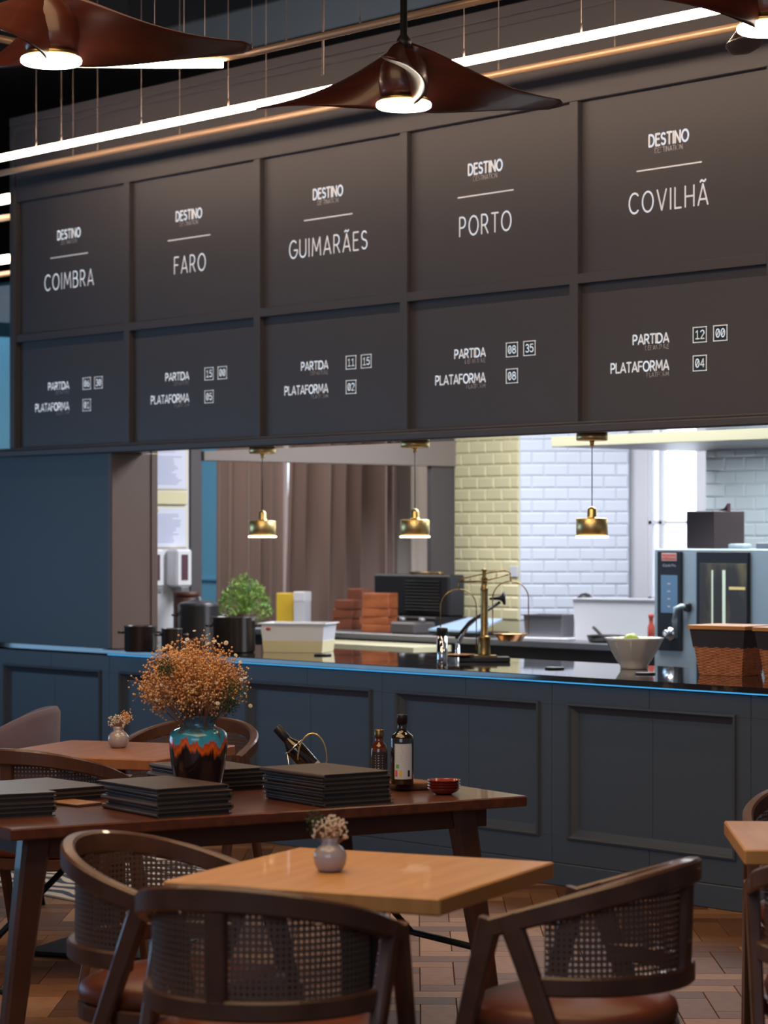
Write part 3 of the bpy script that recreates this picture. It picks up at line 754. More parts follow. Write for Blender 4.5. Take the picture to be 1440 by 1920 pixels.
# striped rug
rg = thing('striped_rug', 'cream and navy striped rug on the floor before the bar at left', 'rug', (-9.52, 6.62, .0), .0)
b = MB(); b.box(-.8, .8, -.55, .55, 0, .010, .003); b.build('rug_base', 'rug_cream', rg)
for i in range(10):
    b = MB(); y = -.5+i*.105; n = 24
    pts = [(-.8+1.6*k/n, y+.018*math.sin(k*1.3+i)) for k in range(n+1)]
    vs = [(p, q, .0115) for p, q in pts]+[(p, q+.045+.015*math.cos(k*1.3), .0115) for k, (p, q) in enumerate(pts)]
    b.add(vs, [(k, k+1, n+2+k, n+1+k) for k in range(n)]); b.build('stripe', 'rug_navy', rg)

# ================================================================ THINGS ON THE LONG TABLE
MW, ML, MT = .245, .335, .0135            # menu: local x = short, local y = long (spine on x=0 side)
def menu_make(loc, rz, label, group):
    t = thing('menu_folder', label, 'menu', loc, rz, group)
    b = MB(); n = 8; rings = []
    outer = [(MW, .0)]+[(.006-.006*math.cos(PI*k/n-PI/2+PI/2)*1.0, 0) for k in ()]
    prof = [(MW, 0), (.007, 0)]+[(.007-.007*math.sin(PI*k/6), MT/2-MT/2*math.cos(PI*k/6)) for k in range(1, 6)]+[(.007, MT), (MW, MT-.0008), (MW, MT-.0032), (.009, MT-.0028), (.005, MT/2), (.009, .0026), (MW, .0026)]
    b.loft([[(p[0], y, p[1]) for p in prof] for y in (0, ML)], False); b.build('cover', 'menu', t)
    b = MB(); b.box(.010, MW-.006, .006, ML-.006, .0030, MT-.0036); b.build('pages', mat('menu_pages', (.05, .042, .04), .7) if 'menu_pages' not in bpy.data.materials else bpy.data.materials['menu_pages'], t)
    return t
menu0 = [None]
def menu_stack(near, ang, n, where, group):
    """near: near corner; ang: direction of the short side; long side runs to its left"""
    ws = ['bottom', 'second from the bottom', 'third from the bottom', 'fourth from the bottom', 'fifth from the bottom', 'sixth from the bottom', 'top']
    for i in range(n):
        j = random.uniform(-.042, .042); flip = i % 2 == 1 and random.random() < .8
        pos = 'top' if i == n-1 else ws[i]
        lab = 'menu folder, %s of the stack %s' % (pos, where)
        e2 = Vector((math.cos(ang+j), math.sin(ang+j), 0)); e1 = Vector((-e2.y, e2.x, 0))
        o = Vector((near[0], near[1], .7505+i*(MT+.0004)))+e2*random.uniform(-.004, .004)+e1*random.uniform(-.004, .004)
        rz = ang+j
        # long side local +y = e1 ; short side local +x = e2
        if flip: o = o+e2*MW+e1*ML; rz += PI
        if menu0[0] is None: menu0[0] = menu_make(o, rz, lab, group)
        else: dup(menu0[0], o, rz, lab, group)
A_near, ang0 = (-5.898, 4.233), math.atan2(.243, .027)
menu_stack((-5.90, 4.235), ang0, 6, 'in front of the drip glazed vase', 'menus in front of the vase')
menu_stack((-5.81, 4.765), ang0+.02, 7, 'left of the two bottles', 'menus left of the bottles')
c3 = Vector((-6.186, 4.004, 0))-Vector((math.cos(ang0-.05), math.sin(ang0-.05), 0))*.245
menu_stack((-6.20, 3.815), ang0-.12, 5, 'cut off by the left edge', 'menus at the left edge')
menu_stack((-6.44, 4.20), ang0+.10, 3, 'behind the booklet at left', 'menus behind the booklet')
menu_stack((-6.40, 4.745), ang0-.02, 5, 'behind the drip glazed vase', 'menus behind the vase')
b = MB(); b.box(0, .10, 0, .15, 0, .004, .001); bk = b.build('cover', 'paper')
bt = thing('booklet', 'small tan patterned booklet lying between the menu stacks', 'booklet', (-6.30, 4.235, .7505), ang0+.2)
bk.parent = bt
b = MB(); b.box(-.008, .090, -.006, .142, .0045, .008, .001); b.build('card', 'bread', bt)

# the drip glazed vase
vz = at(372, 1499, .75); vz.z = .7505
pf = [(.046,0),(.060,.003),(.072,.05),(.083,.11),(.088,.155),(.089,.185),(.085,.202),(.072,.213),(.055,.219),(.049,.227),(.051,.240),(.058,.252),(.060,.256),(.055,.254),(.046,.240),(.044,.225)]
b = MB(); b.lathe(pf, n=48); one(b, 'glazed_vase', 'drip', 'large vase with blue, orange and black drip glaze on the long table', 'vase', vz)
fl = thing('dried_bouquet', 'big bouquet of dried orange flowers standing in the drip glazed vase', 'flowers', vz+Vector((0, 0, .20)))
st = MB(); bl = MB(); rnd = random.Random(3)
def stem_tree(mb, bl, base, tip, r=.0009, depth=0):
    mb.tube([base, base.lerp(tip, .5)+Vector((rnd.uniform(-.006,.006), rnd.uniform(-.006,.006), 0)), tip], r, 3, caps=False)
for i in range(270):
    a = rnd.uniform(0, 2*PI); q = math.sqrt(rnd.random()); sp = q*.155; h = .275*math.sqrt(max(.05, 1-(q*.80)**2))+rnd.uniform(-.07, .015)
    if math.cos(a-TH) < -.3: sp *= 1.08
    base = Vector((.030*math.cos(a)*q, .030*math.sin(a)*q, .0)); tip = Vector((sp*math.cos(a), sp*math.sin(a), h))-Vector((RX*.018, RY*.018, 0))
    stem_tree(st, bl, base, tip)
    for k in range(26):
        d = Vector((rnd.gauss(0, 1), rnd.gauss(0, 1), rnd.gauss(.4, .9))); d.normalize(); f0 = base.lerp(tip, rnd.uniform(.55, 1)); e = f0+d*rnd.uniform(.012, .045)
        if k % 2 == 0: st.tube([f0, e], .0005, 3, caps=False)
        rr = rnd.uniform(.0018, .0040); bl.ball(e, rr, 5, 3)
st.build('stems', 'stem', fl, fix=False, kind='stuff'); bl.build('blossoms', 'dry', fl, fix=False, kind='stuff')
R3 = Vector((RX, RY, 0)); F3 = Vector((FX, FY, 0)); U3 = Vector((0, 0, 1))
for (x, z, d, s) in ((-.085, .205, -.16, .036), (.115, .135, -.10, .040), (.10, .09, -.09, .032)):
    g = MB(); c = R3*x+F3*d+U3*z
    for k in range(240):
        dd = Vector((rnd.gauss(0, 1), rnd.gauss(0, 1), rnd.gauss(0, 1))).normalized()*s*rnd.uniform(.3, 1)
        g.ball(c+dd, .0022, 4, 3)
    g.tube([Vector((0, 0, .0)), c], .0012, 4)
    g.build('green_sprig', 'leaf_dark', fl, fix=False)
dm = MB()
for k in range(7):
    a = 2*PI*k/7; dm.ball((.0036*math.cos(a), .0036*math.sin(a), 0), .0028, 6, 3, sz=.5)
dm.ball((0, 0, .001), .002, 6, 3)
dme = dm.mesh('daisy'); dme.materials.append(M['petal'])
for k in range(34):
    a = rnd.uniform(-1, 1); x = a*.165; z = rnd.uniform(.10, .33)*(1-.30*abs(a)); 
    if k < 10: z = .285*math.sqrt(1-(.85*a)**2)+rnd.uniform(0, .02)
    o = bpy.data.objects.new('daisy', dme); C.objects.link(o); o.parent = fl
    dep = -.13*math.sqrt(max(0, 1-a*a))*(1 if k >= 10 else .3)
    o.location = R3*x+F3*dep+U3*z; o.rotation_euler = (rnd.uniform(0, 1.2), rnd.uniform(-.8, .8), rnd.uniform(0, 3))
    s = rnd.uniform(.8, 1.3); o.scale = (s, s, s)

# bottles, wood slice, bowls, wine bottle in its cradle
ws_ = at(768, 1478, .75); ws_.z = .7505
b = MB(); b.lathe([(.075,0),(.080,.004),(.078,.018),(.072,.021)], n=30, wob=lambda a, z: 1+.05*math.sin(3*a+1)+.03*math.sin(7*a))
slc = thing('wood_slice', 'round slice of log with bark edge under the bottles', 'serving board', ws_)
b.build('bark', 'bark', slc); b = MB(); b.lathe([(.072,.0205),(.071,.0215)], n=30, wob=lambda a, z: 1+.05*math.sin(3*a+1)+.03*math.sin(7*a)); b.build('cut_face', 'bread', slc)
def bottle(px, py, prof, m, label, neckz, scale=1, z=.7725):
    c = at(px, py, z); t = thing('bottle', label, 'bottle', c, TH+.35)
    b = MB(); b.lathe(prof, n=32); b.build('body', m, t)
    return t
big = bottle(754, 1470, [(.033,0),(.036,.003),(.036,.140),(.033,.152),(.022,.160),(.0145,.168),(.0135,.205),(.015,.206),(.015,.212)], 'bottle_dark', 'tall dark oil bottle with a white printed label', .2, z=.7725)
b = MB(); b.lathe([(.0165,.190),(.0165,.215),(.0150,.218)], n=20); b.build('cap', 'black', big)
b = MB(); n = 12
b.add([(.0366*math.cos(a_), .0366*math.sin(a_), z_) for z_ in (.018, .128) for a_ in [math.radians(-150+95*k/n) for k in range(n+1)]], [(k, k+1, n+2+k, n+1+k) for k in range(n)], True); lb = b.build('label', 'label', big, fix=False)
b = MB()
for r_i in range(9):
    z = .120-.006*r_i; a0, a1 = -146, -146+random.uniform(50, 80)
    b.add([(.0369*math.cos(math.radians(a_)), .0369*math.sin(math.radians(a_)), z_) for z_ in (z, z+.0018) for a_ in (a0, (a0+a1)/2, a1)], [(0,1,4,3),(1,2,5,4)])
b.build('print_lines', 'paper_lines', lb, fix=False)
for a_, m_ in ((-140, 'red_print'), (-118, 'yellow'), (-76, 'black')):
    b = MB(); b.add([(.0369*math.cos(math.radians(q)), .0369*math.sin(math.radians(q)), z_) for z_ in (.026, .046) for q in (a_-6, a_, a_+6)], [(0,1,4,3),(1,2,5,4)]); b.build('print_mark', m_, lb, fix=False)
b = MB(); b.add([(.0369*math.cos(math.radians(q)), .0369*math.sin(math.radians(q)), z_) for z_ in (.052, .064) for q in (-142, -134, -126)], [(0,1,4,3),(1,2,5,4)]); b.build('print_mark', 'green_print', lb, fix=False)
sm = bottle(711, 1462, [(.024,0),(.026,.003),(.026,.095),(.022,.110),(.0135,.120),(.012,.138),(.013,.140)], 'bottle_amber', 'short amber sauce bottle left of the tall oil bottle', .14, z=.7725)
b = MB(); b.lathe([(.0145,.138),(.0150,.140),(.0150,.158),(.0130,.160)], n=20); b.build('cap', 'brass_old', sm)
b = MB(); n = 12
b.add([(.0266*math.cos(a_), .0266*math.sin(a_), z_) for z_ in (.012, .090) for a_ in [math.radians(-170+150*k/n) for k in range(n+1)]], [(k, k+1, n+2+k, n+1+k) for k in range(n)], True); lb = b.build('label', 'label_dark', sm, fix=False)
b = MB()
for r_i in range(8):
    z = .078-.008*r_i
    b.add([(.0269*math.cos(math.radians(a_)), .0269*math.sin(math.radians(a_)), z_) for z_ in (z, z+.002) for a_ in (-140, -115, -85)], [(0,1,4,3),(1,2,5,4)])
b.build('print_lines', 'label', lb, fix=False)

bw = at(832, 1489, .75)
for i in range(4):
    b = MB(); b.lathe([(.024,0),(.028,.002),(.043,.009),(.050,.0175),(.0520,.0190),(.0495,.0185),(.041,.0115),(.026,.004)], n=36)
    one(b, 'sauce_bowl', 'board_red', 'red glazed bowl, %s of the stack right of the oil bottles' % ('bottom one', 'second from bottom', 'third from bottom', 'top one')[i], 'bowl', (bw.x, bw.y, .7505+i*.0085), 0, 'red bowls on the long table')
# red plate
pz = at(625, 1462, .75); b = MB(); b.lathe([(.03,0),(.035,.002),(.055,.012),(.057,.014),(.053,.0135),(.03,.005)], n=36)
one(b, 'small_plate', 'board_red', 'dark red dish beside the reclining wine bottle', 'plate', (pz.x, pz.y, .7505))
# wine bottle reclining in wire cradle
wc = at(572, 1466, .75); wc.z = .7505
dirw = (-R3*.66+U3*.75).normalized()
wb = thing('wine_bottle', 'dark wine bottle reclining in a wire cradle behind the right menu stack', 'bottle', wc)
q = Vector((0, 0, 1)).rotation_difference(dirw).to_matrix().to_4x4(); mxw = Matrix.Translation(Vector(R3*.018+U3*.050)) @ q @ Matrix.Scale(.88, 4)
b = MB(); b.lathe([(.030,-.05),(.0355,-.046),(.0355,.085),(.032,.10),(.018,.125),(.0145,.14),(.0145,.165)], n=30, mx=mxw); b.build('body', 'bottle_dark', wb)
b = MB(); b.lathe([(.0165,.135),(.0170,.138),(.0170,.190),(.0150,.192)], n=20, mx=mxw); b.build('capsule', 'black', wb)
b = MB(); b.lathe([(.0360,-.040),(.0360,.0)], n=30, mx=mxw, closed=False); b.build('label', 'paper', wb)
cr = thing('bottle_cradle', 'brass and chrome wire cradle holding the reclining wine bottle', 'bottle holder', wc)
b = MB(); pts = []
for k in range(21):
    a = PI*k/20; pts.append(R3*(.055-.072*math.cos(a)*.65-.03)+U3*(.075+.085*math.sin(a))+F3*(-.042))
b.tube([R3*.062+U3*.006+F3*-.042]+pts[::-1], .0028, 8); b.build('handle', 'brass', cr)
b = MB(); ring = [mxw @ Vector((.0385*math.cos(2*PI*k/24), .0385*math.sin(2*PI*k/24), .095)) for k in range(25)]; b.tube(ring, .0026, 8); b.build('neck_ring', 'chrome', cr)
b = MB(); b.tube([R3*-.05+F3*-.042+U3*.004, R3*.10+F3*-.042+U3*.004, R3*.10+F3*.042+U3*.004, R3*-.05+F3*.042+U3*.004, R3*-.05+F3*-.042+U3*.004], .0028, 8)
b.tube([R3*-.045+U3*.004+F3*-.042, ring[18]], .0024, 6); b.build('base_loop', 'chrome', cr)

# small white vases with dried flowers
def small_vase(p, lab, flab, seed):
    v_ = [(.020,0),(.030,.003),(.038,.018),(.040,.032),(.038,.046),(.028,.058),(.020,.063),(.0185,.070),(.022,.080),(.020,.079),(.016,.068)]
    b = MB(); b.lathe(v_, n=32); one(b, 'bud_vase', 'smallvase', lab, 'vase', p)
    t = thing('dried_posy', flab, 'flowers', Vector(p)+Vector((0, 0, .066)))
    rn = random.Random(seed); s_ = MB(); f_ = MB(); g2 = MB()
    for i in range(60):
        a = rn.uniform(0, 2*PI); q = math.sqrt(rn.random())*.040; tip = Vector((q*math.cos(a), q*math.sin(a), rn.uniform(.026, .066)-q*.3))
        s_.tube([Vector((0, 0, -.02)), tip], .0006, 3, caps=False)
        for k in range(3): f_.ball(tip+Vector((rn.uniform(-.006,.006), rn.uniform(-.006,.006), rn.uniform(-.005,.005))), rn.uniform(.0022, .0036), 5, 3)
    for i in range(110):
        c = R3*(.030 if seed % 2 else -.036)+U3*.052+Vector((rn.gauss(0, .011), rn.gauss(0, .011), rn.gauss(0, .012))); g2.ball(c, .0026, 4, 3)
    s_.build('stems', 'stem', t, fix=False, kind='stuff'); f_.build('blossoms', 'petal', t, fix=False, kind='stuff')
    g2.build('sprig', 'dry' if seed % 2 else 'leaf_dark', t, fix=False)
p = at(619, 1634, .75); p.z = .7505
small_vase(p, 'small round pale vase on the front oak table', 'little posy of dried flowers in the vase on the front table', 4)
p = at(222, 1402, .75); p.z = .7505
small_vase(p, 'small round pale vase on the far reddish table', 'little posy of dried flowers in the vase on the far table', 5)

# ================================================================ ON THE BAR
BZ = .9305
def bat(px, py): p = at(px, py, .93); p.z = BZ; return p
def pot(px, py, r, h, m, label, lid=False, handles=True, name='cooking_pot', cat='pot'):
    t = thing(name, label, cat, bat(px, py), TH)
    b = MB(); b.lathe([(r*.93,0),(r,.01),(r,h-.004),(r*1.03,h),(r*1.03,h+.004),(r*.97,h+.003),(r*.95,h-.02),(r*.92,.02)], n=40); b.build('body', m, t)
    if handles:
        for s in (-1, 1):
            hb = MB(); hb.tube([(s*r, -.03, h*.75), (s*(r+.03), -.025, h*.77), (s*(r+.03), .025, h*.77), (s*r, .03, h*.75)], .006, 8); hb.build('handle', m, t)
    if lid:
        b = MB(); b.lathe([(r*1.02,h+.004),(r*.9,h+.018),(.02,h+.035),(.018,h+.05),(.002,h+.052)], n=36); b.build('lid', m, t)
    return t
pot(263, 1222, .085, .135, 'pot', 'low black pot at the left end of the bar beside the pier', False)
pot(322, 1224, .055, .125, 'pot', 'small black saucepan with blue glint between the dark pots', False)
pot(372, 1211, .115, .225, 'pot_blue', 'wide grey steel pot behind the black casserole', True, name='stock_pot')
pot(438, 1223, .115, .185, 'pot', 'large black lidless casserole left of the plastic tub', False)
t = thing('cylinder_pot', 'tall dark brown round tin under the soap dispensers', 'canister', bat(349, 1206), 0)
b = MB(); b.lathe([(.072,0),(.074,.004),(.074,.275),(.070,.28)], n=36); b.build('body', 'rust', t)
b = MB(); b.lathe([(.076,.266),(.076,.292),(.065,.297)], n=36); b.build('lid', 'rust', t)
# herbs growing in the pot behind the casserole
ht = thing('potted_herb', 'bushy green potted herb behind the black casserole', 'plant', bat(458, 1205))
b = MB(); b.lathe([(.05,0),(.068,.15),(.072,.17),(.066,.17),(.06,.15)], n=28); b.build('pot', 'rust', ht)
hb = MB(); rn = random.Random(11)
for i in range(900):
    a = rn.uniform(0, 2*PI); q = rn.random()**.5; rr = q*.165; z = .20+.19*math.sqrt(max(0, 1-q*q))*rn.uniform(.55, 1.05)-.07*q*q
    p0 = Vector((rr*.75*math.cos(a), rr*.75*math.sin(a), z-.03)); p1 = Vector((rr*math.cos(a), rr*math.sin(a), z))
    d = Vector((rn.gauss(0, 1), rn.gauss(0, 1), rn.gauss(.2, 1))).normalized()*.022; w = d.cross(Vector((rn.gauss(0,1), rn.gauss(0,1), rn.gauss(0,1)))).normalized()*.0035
    hb.add([p1-w, p1+w, p1+d+w*.5, p1+d-w*.5], [(0,1,2,3)])
    if i % 4 == 0: hb.tube([Vector((0, 0, .16)), p0, p1], .0009, 3, caps=False)
o = hb.build('foliage', 'leaf', ht, fix=False); o['kind'] = 'stuff'
# gastronorm tub with filling
ct = thing('plastic_tub', 'translucent white plastic food tub half filled with cream', 'food container', bat(560, 1222), .62)
def tub(w, d, h, k=.9, th=.004):
    b = MB(); R_ = lambda w_, d_, z_: [(-w_, -d_, z_), (w_, -d_, z_), (w_, d_, z_), (-w_, d_, z_)]
    b.loft([R_(w*k, d*k, 0), R_(w, d, h), R_(w+.012, d+.012, h), R_(w+.012, d+.012, h+.006), R_(w-th, d-th, h+.006), R_(w*k-th, d*k-th, th)], False)
    return b
tub(.175, .13, .150).build('body', 'clear_plastic', ct)
b = MB(); b.loft([[(-.160,-.119,.0005+0),(.160,-.119,.0005),(.160,.119,.0005),(-.160,.119,.0005)], [(-.1665,-.1235,.062),(.1665,-.1235,.062),(.1665,.1235,.062),(-.1665,.1235,.062)]], False); b.build('filling', 'dough', ct)
b = MB(); b.lathe([(.012,0),(.012,.001)], (0, 0, 0), 12); o = b.build('red_mark', 'red_print', ct); o.location = (-.13, -.1310, .125); o.rotation_euler = (PI/2, 0, 0); o.scale = (1.2, .7, 1)
# yellow pack and white carton on back counter are below ; coasters
for (x, y, lab) in ((605, 1229, 'flat black coaster on the worktop right of the plastic tub'), (1040, 1254, 'flat black coaster on the worktop between the scales and the bowl'), (1210, 1264, 'flat black coaster on the worktop in front of the fruit bowl')):
    b = MB(); b.lathe([(.045,0),(.046,.002),(.046,.006),(.044,.008)], n=24); one(b, 'coaster', 'black', lab, 'coaster', bat(x, y))
# balance scales
sc = thing('balance_scales', 'antique brass balance scales with two hanging pans on the bar', 'scales', bat(908, 1240), TH)
b = MB(); b.box(-.125, .125, -.075, .075, 0, .022, .003); b.build('base', 'black', sc)
b = MB(); b.box(-.062, .062, -.05, .05, .022, .030, .002); b.build('base_plate', 'brass_old', sc)
b = MB(); b.lathe([(.030,.030),(.033,.034),(.030,.040),(.030,.115),(.033,.12),(.020,.124),(.018,.128),(.018,.345),(.018,.350),(.022,.356),(.016,.362),(.014,.40),(.019,.405),(.011,.415),(.010,.445),(.016,.452),(.004,.456)], n=28); b.build('column', 'brass_old', sc)
b = MB()
Lp, Rp = Vector((-.128, -.03, .385)), Vector((.128, -.03, .425))
b.tube([Lp, (-.12, -.03, .405), (-.02, -.03, .428), (.02, -.03, .435), (.10, -.03, .448), (.122, -.03, .440), Rp], .004, 6)
b.tube([(-.12, -.03, .392), (-.01, -.03, .395), (.01, -.03, .398), (.118, -.03, .428)], .004, 6)
for x, z0, z1 in ((-.07, .393, .416), (.06, .413, .441)): b.tube([(x, -.03, z0), (x, -.03, z1)], .002, 6)
b.build('beam', 'brass_old', sc)
for s, top_, zp_ in ((-1, Lp, .020), (1, Rp, .100)):
    b = MB(); x = top_.x; w = .088; zt_ = top_.z-.03
    pts = [(x+w*math.sin(a_), -.03, zt_-.085+.085*math.cos(a_)) for a_ in [math.radians(-90+180*k/20) for k in range(21)]]
    b.tube([(x-w, -.03, zp_+.035)]+pts+[(x+w, -.03, zp_+.035)], .0032, 6); b.tube([(x, -.03, zt_), (x, -.03, top_.z)], .0035, 6); b.build('pan_hanger', 'brass_old', sc)
    b = MB(); b.lathe([(.035,-.0),(.055,.002),(.076,.030),(.088,.036),(.0885,.038),(.074,.033),(.052,.006),(.03,.004)] if s > 0 else [(.03,.002),(.06,.004),(.082,.014),(.084,.016),(.06,.008),(.03,.006)], (x, -.03, zp_), 32)
    b.build('pan', 'copper', sc)
# tap and pepper mill like cylinder
fa = thing('bar_tap', 'slanted chrome tap with a black lever behind the scales', 'tap', bat(858, 1228), TH)
b = MB(); b.lathe([(.022,0),(.020,.004),(.012,.008),(.011,.06)], n=20); b.tube([(0,0,.055),(.05,0,.15),(.10,0,.195),(.13,0,.20),(.145,0,.185),(.15,0,.155)], .0105, 12); b.build('spout', 'chrome', fa)
b = MB(); b.tube([(-.01,-.02,.085),(.06,-.02,.17),(.22,-.02,.275)], .008, 10); b.build('lever', 'black', fa)
b = MB(); q = Vector((0,0,1)).rotation_difference(Vector((1,-.1,.05)).normalized()).to_matrix().to_4x4()
b.lathe([(.006,-.07),(.010,-.02),(.016,-.008),(.034,0),(.036,.006),(.034,.012)], n=24, mx=Matrix.Translation((.235,-.02,.295)) @ q); b.build('lever_knob', 'black', fa)
ml = thing('steel_cylinder', 'slim chrome cylinder with a black lid standing left of the scales', 'grinder', bat(829, 1251), 0)
b = MB(); b.lathe([(.024,0),(.0255,.003),(.0255,.150)], n=28); b.build('body', 'chrome', ml)
b = MB(); b.lathe([(.0265,.150),(.0265,.182),(.024,.186)], n=28); b.build('lid', 'black', ml)
# white fruit bowl and lemons
fb = bat(1193, 1256); fb.y += .10*FY; fb.x += .10*FX
b = MB(); b.lathe([(.060,0),(.066,.002),(.064,.012),(.085,.045),(.112,.09),(.131,.132),(.137,.144),(.133,.145),(.108,.094),(.080,.05),(.05,.02)], n=64, wob=lambda a, z: 1+(.018*math.sin(12*a) if z > .07 else 0)*((z)/.144))
one(b, 'fruit_bowl', 'porcelain', 'pale fluted bowl of lemons and limes on the bar', 'bowl', fb)
for (x, d, z, m, lab, r) in ((-.015, -.02, .128, 'lime', 'green lime on top in the pale fluted bowl', .040), (-.075, -.01, .118, 'lemon', 'yellow lemon at the left in the fluted bowl', .030), (.055, .01, .115, 'lemon', 'yellow lemon at the right in the fluted bowl', .032), (.01, .06, .115, 'lemon', 'yellow lemon at the back of the fluted bowl', .032)):
    b = MB(); b.lathe([(.001,-r*1.15),(.3*r,-r*1.02),(.75*r,-.62*r),(r,0),(.75*r,.62*r),(.3*r,1.02*r),(.001,r*1.18)], n=20)
    o = one(b, 'lime' if m == 'lime' else 'lemon', m, lab, 'fruit', fb+R3*x+F3*d+U3*z); o.rotation_euler = (1.3, .4, x*20)
# wicker baskets
def basket(p, rz, lab):
    t = thing('wicker_basket', lab, 'basket', p, rz)
    w0, w1, d0, d1, h = .105, .135, .085, .110, .205
    def ring(k, out=0):
        w = w0+(w1-w0)*k+out; d = d0+(d1-d0)*k+out; return [(-w,-d,h*k),(w,-d,h*k),(w,d,h*k),(-w,d,h*k)]
    b = MB(); b.loft([ring(0), ring(1)], False); b.build('core', 'cloth_dark', t)
    wv = MB(); rows = 20; 
    for r in range(rows):
        k = (r+.5)/rows*.62; w = w0+(w1-w0)*k; d = d0+(d1-d0)*k; z = h*k; pts = []
        per = []
        n1, n2 = 18, 14
        for i in range(n1): per.append((-w+2*w*i/n1, -d, 0, -1, i))
        for i in range(n2): per.append((w, -d+2*d*i/n2, 1, 0, i))
        for i in range(n1): per.append((w-2*w*i/n1, d, 0, 1, i))
        for i in range(n2): per.append((-w, d-2*d*i/n2, -1, 0, i))
        for j, (x, y, nx, ny, i) in enumerate(per):
            o_ = .004 if (j//2+r) % 2 else .0005; pts.append((x+nx*o_, y+ny*o_, z))
        pts.append(pts[0]); wv.tube(pts, .0034, 5, smooth=False, caps=False)
    o = wv.build('weave', 'basket', t, fix=False); o['kind'] = 'stuff'
    b = MB(); b.loft([ring(.60, .006), ring(1.0, .006)], False, caps=False); b.build('lining', 'cloth_dark', t)
    b = MB()
    R_ = lambda o_, z_: [(-w1-o_, -d1-o_, z_), (w1+o_, -d1-o_, z_), (w1+o_, d1+o_, z_), (-w1-o_, d1+o_, z_)]
    b.loft([R_(.004, h-.002), R_(.012, h), R_(.012, h+.016), R_(.004, h+.018)], False); b.build('lid', 'wood_rim', t)
bp = bat(1376, 1268)
basket((bp.x+F3.x*.11, bp.y+F3.y*.11, BZ), .18, 'wicker basket with dark lining and wooden lid right of the oven')
bp = bat(1500, 1274)
basket((bp.x+F3.x*.09, bp.y+F3.y*.09, BZ), .10, 'second wicker basket cut off by the right edge')

# ================================================================ KITCHEN BEHIND
kc = thing('kitchen_counter', 'dark kitchen counter running behind the bar along the tiled wall', 'counter')
b = MB(); b.box(-13.6, -9.62, 10.38, 10.80, 0, .905, .004); b.build('carcass', 'frame_grey', kc)
b = MB(); b.box(-13.6, -9.60, 10.26, 10.82, .905, .945, .004); b.build('worktop', 'steel_dark', kc)
KZ = .9455
def kat(px, Y, yy=1190): p = on(px, yy, Y); return Vector((p.x, Y, KZ))
# lower white shelf light between bar and counter
ku = thing('under_counter_shelf', 'pale shelf unit below the wooden blocks seen over the bar', 'shelf', kat(700, 10.05))
ku.location.z = 0
b = MB(); b.box(-.75, .55, -.16, .14, .86, .90, .004); b.build('shelf_board', 'hood', ku)
for x in (-.72, .50):
    b = MB(); b.box(x, x+.03, -.15, .13, 0, .86, .002); b.build('upright', 'frame_grey', ku)

def block(px, Y, w, d, z0, h, m, lab, rz=0, name='wooden_block', cat='wooden box', group=None):
    b = MB(); b.box(-w/2, w/2, -d/2, d/2, 0, h, .004); p = kat(px, Y); return one(b, name, m, lab, cat, (p.x, Y, KZ+z0), rz, group)
gb = 'wooden boxes stacked by the grill'
block(712, 10.42, .20, .12, 0, .048, 'terracotta', 'reddish wooden box at the bottom of the stack before the grill', .35, group=gb)
block(710, 10.42, .205, .12, .0485, .048, 'terracotta', 'reddish wooden box second lowest in the stack before the grill', .30, group=gb)
block(712, 10.42, .195, .12, .097, .052, 'terracotta', 'reddish wooden box second from top of the stack before the grill', .38, group=gb)
block(713, 10.42, .19, .12, .1495, .095, 'terracotta', 'tall bright orange wooden box on top of the stack before the grill', .32, group=gb)
block(650, 10.58, .17, .12, 0, .07, 'box_dark', 'dark wooden box at the bottom of the left stack behind the tub', .2, group=gb)
block(652, 10.58, .16, .12, .0705, .06, 'box_dark', 'dark wooden box second in the left stack behind the tub', .25, group=gb)
block(655, 10.58, .15, .12, .131, .06, 'box_dark', 'dark wooden box on top of the left stack behind the tub', .2, group=gb)
block(676, 10.73, .13, .12, 0, .26, 'box_dark', 'tall dark wooden box standing behind the two stacks of boxes', .1, group=gb)
# black contact grill / rack
gr = thing('contact_grill', 'large black ribbed contact grill with open lid before the warm lit tiles', 'grill', kat(786, 10.66), .0)
b = MB(); b.box(-.42, .30, -.02, .12, .10, .36, .012); b.build('lid', 'black', gr)
b = MB(); b.box(-.42, .30, -.13, .14, .012, .10, .008); b.build('body', 'black_metal', gr)
for i in range(10):
    b = MB(); b.box(-.10, .22, -.032, -.02, .13+i*.020, .141+i*.020, .002); b.build('rib', 'black_metal', gr)
b = MB(); b.tube([(-.02,-.03,.365),(-.02,-.06,.372),(.26,-.06,.372),(.26,-.03,.365)], .008, 8); b.build('handle', 'brass_old', gr)
for x in (-.38, .26):
    for y in (-.10, .10):
        b = MB(); b.lathe([(.015,0),(.015,.012)], (x, y, 0), 10); b.build('foot', 'black', gr)
# digital scale / steel appliance
ss = thing('steel_tray_scale', 'low steel counter appliance with pale sloping top behind the scales', 'appliance', kat(872, 10.42), 0)
b = MB(); b.poly([(-.16, -.15, .03), (.26, -.15, .03), (.20, .12, .095), (-.10, .12, .095)], (0, 0, .012)); b.build('sloping_top', mat('pale_blue_steel', (.42, .58, .78), .35), ss)
b = MB(); b.box(-.16, .26, -.15, .12, .010, .03, .004); b.build('body', 'black_metal', ss)
for x in (-.14, .22):
    b = MB(); b.lathe([(.012,0),(.012,.012)], (x, -.12, 0), 10); b.build('foot', 'steel', ss)
ap = thing('small_mixer_base', 'squat dark metal appliance between the wooden boxes and steel appliance', 'appliance', kat(775, 10.38), 0)
b = MB(); b.box(-.13, .10, -.08, .10, 0, .075, .012); b.build('body', 'frame_grey', ap)
for x in (-.10, .08):
    b = MB(); b.lathe([(.018,.075),(.022,.085),(.018,.10),(.004,.104)], (x, 0, 0), 16); b.build('knob', 'steel_dark', ap)
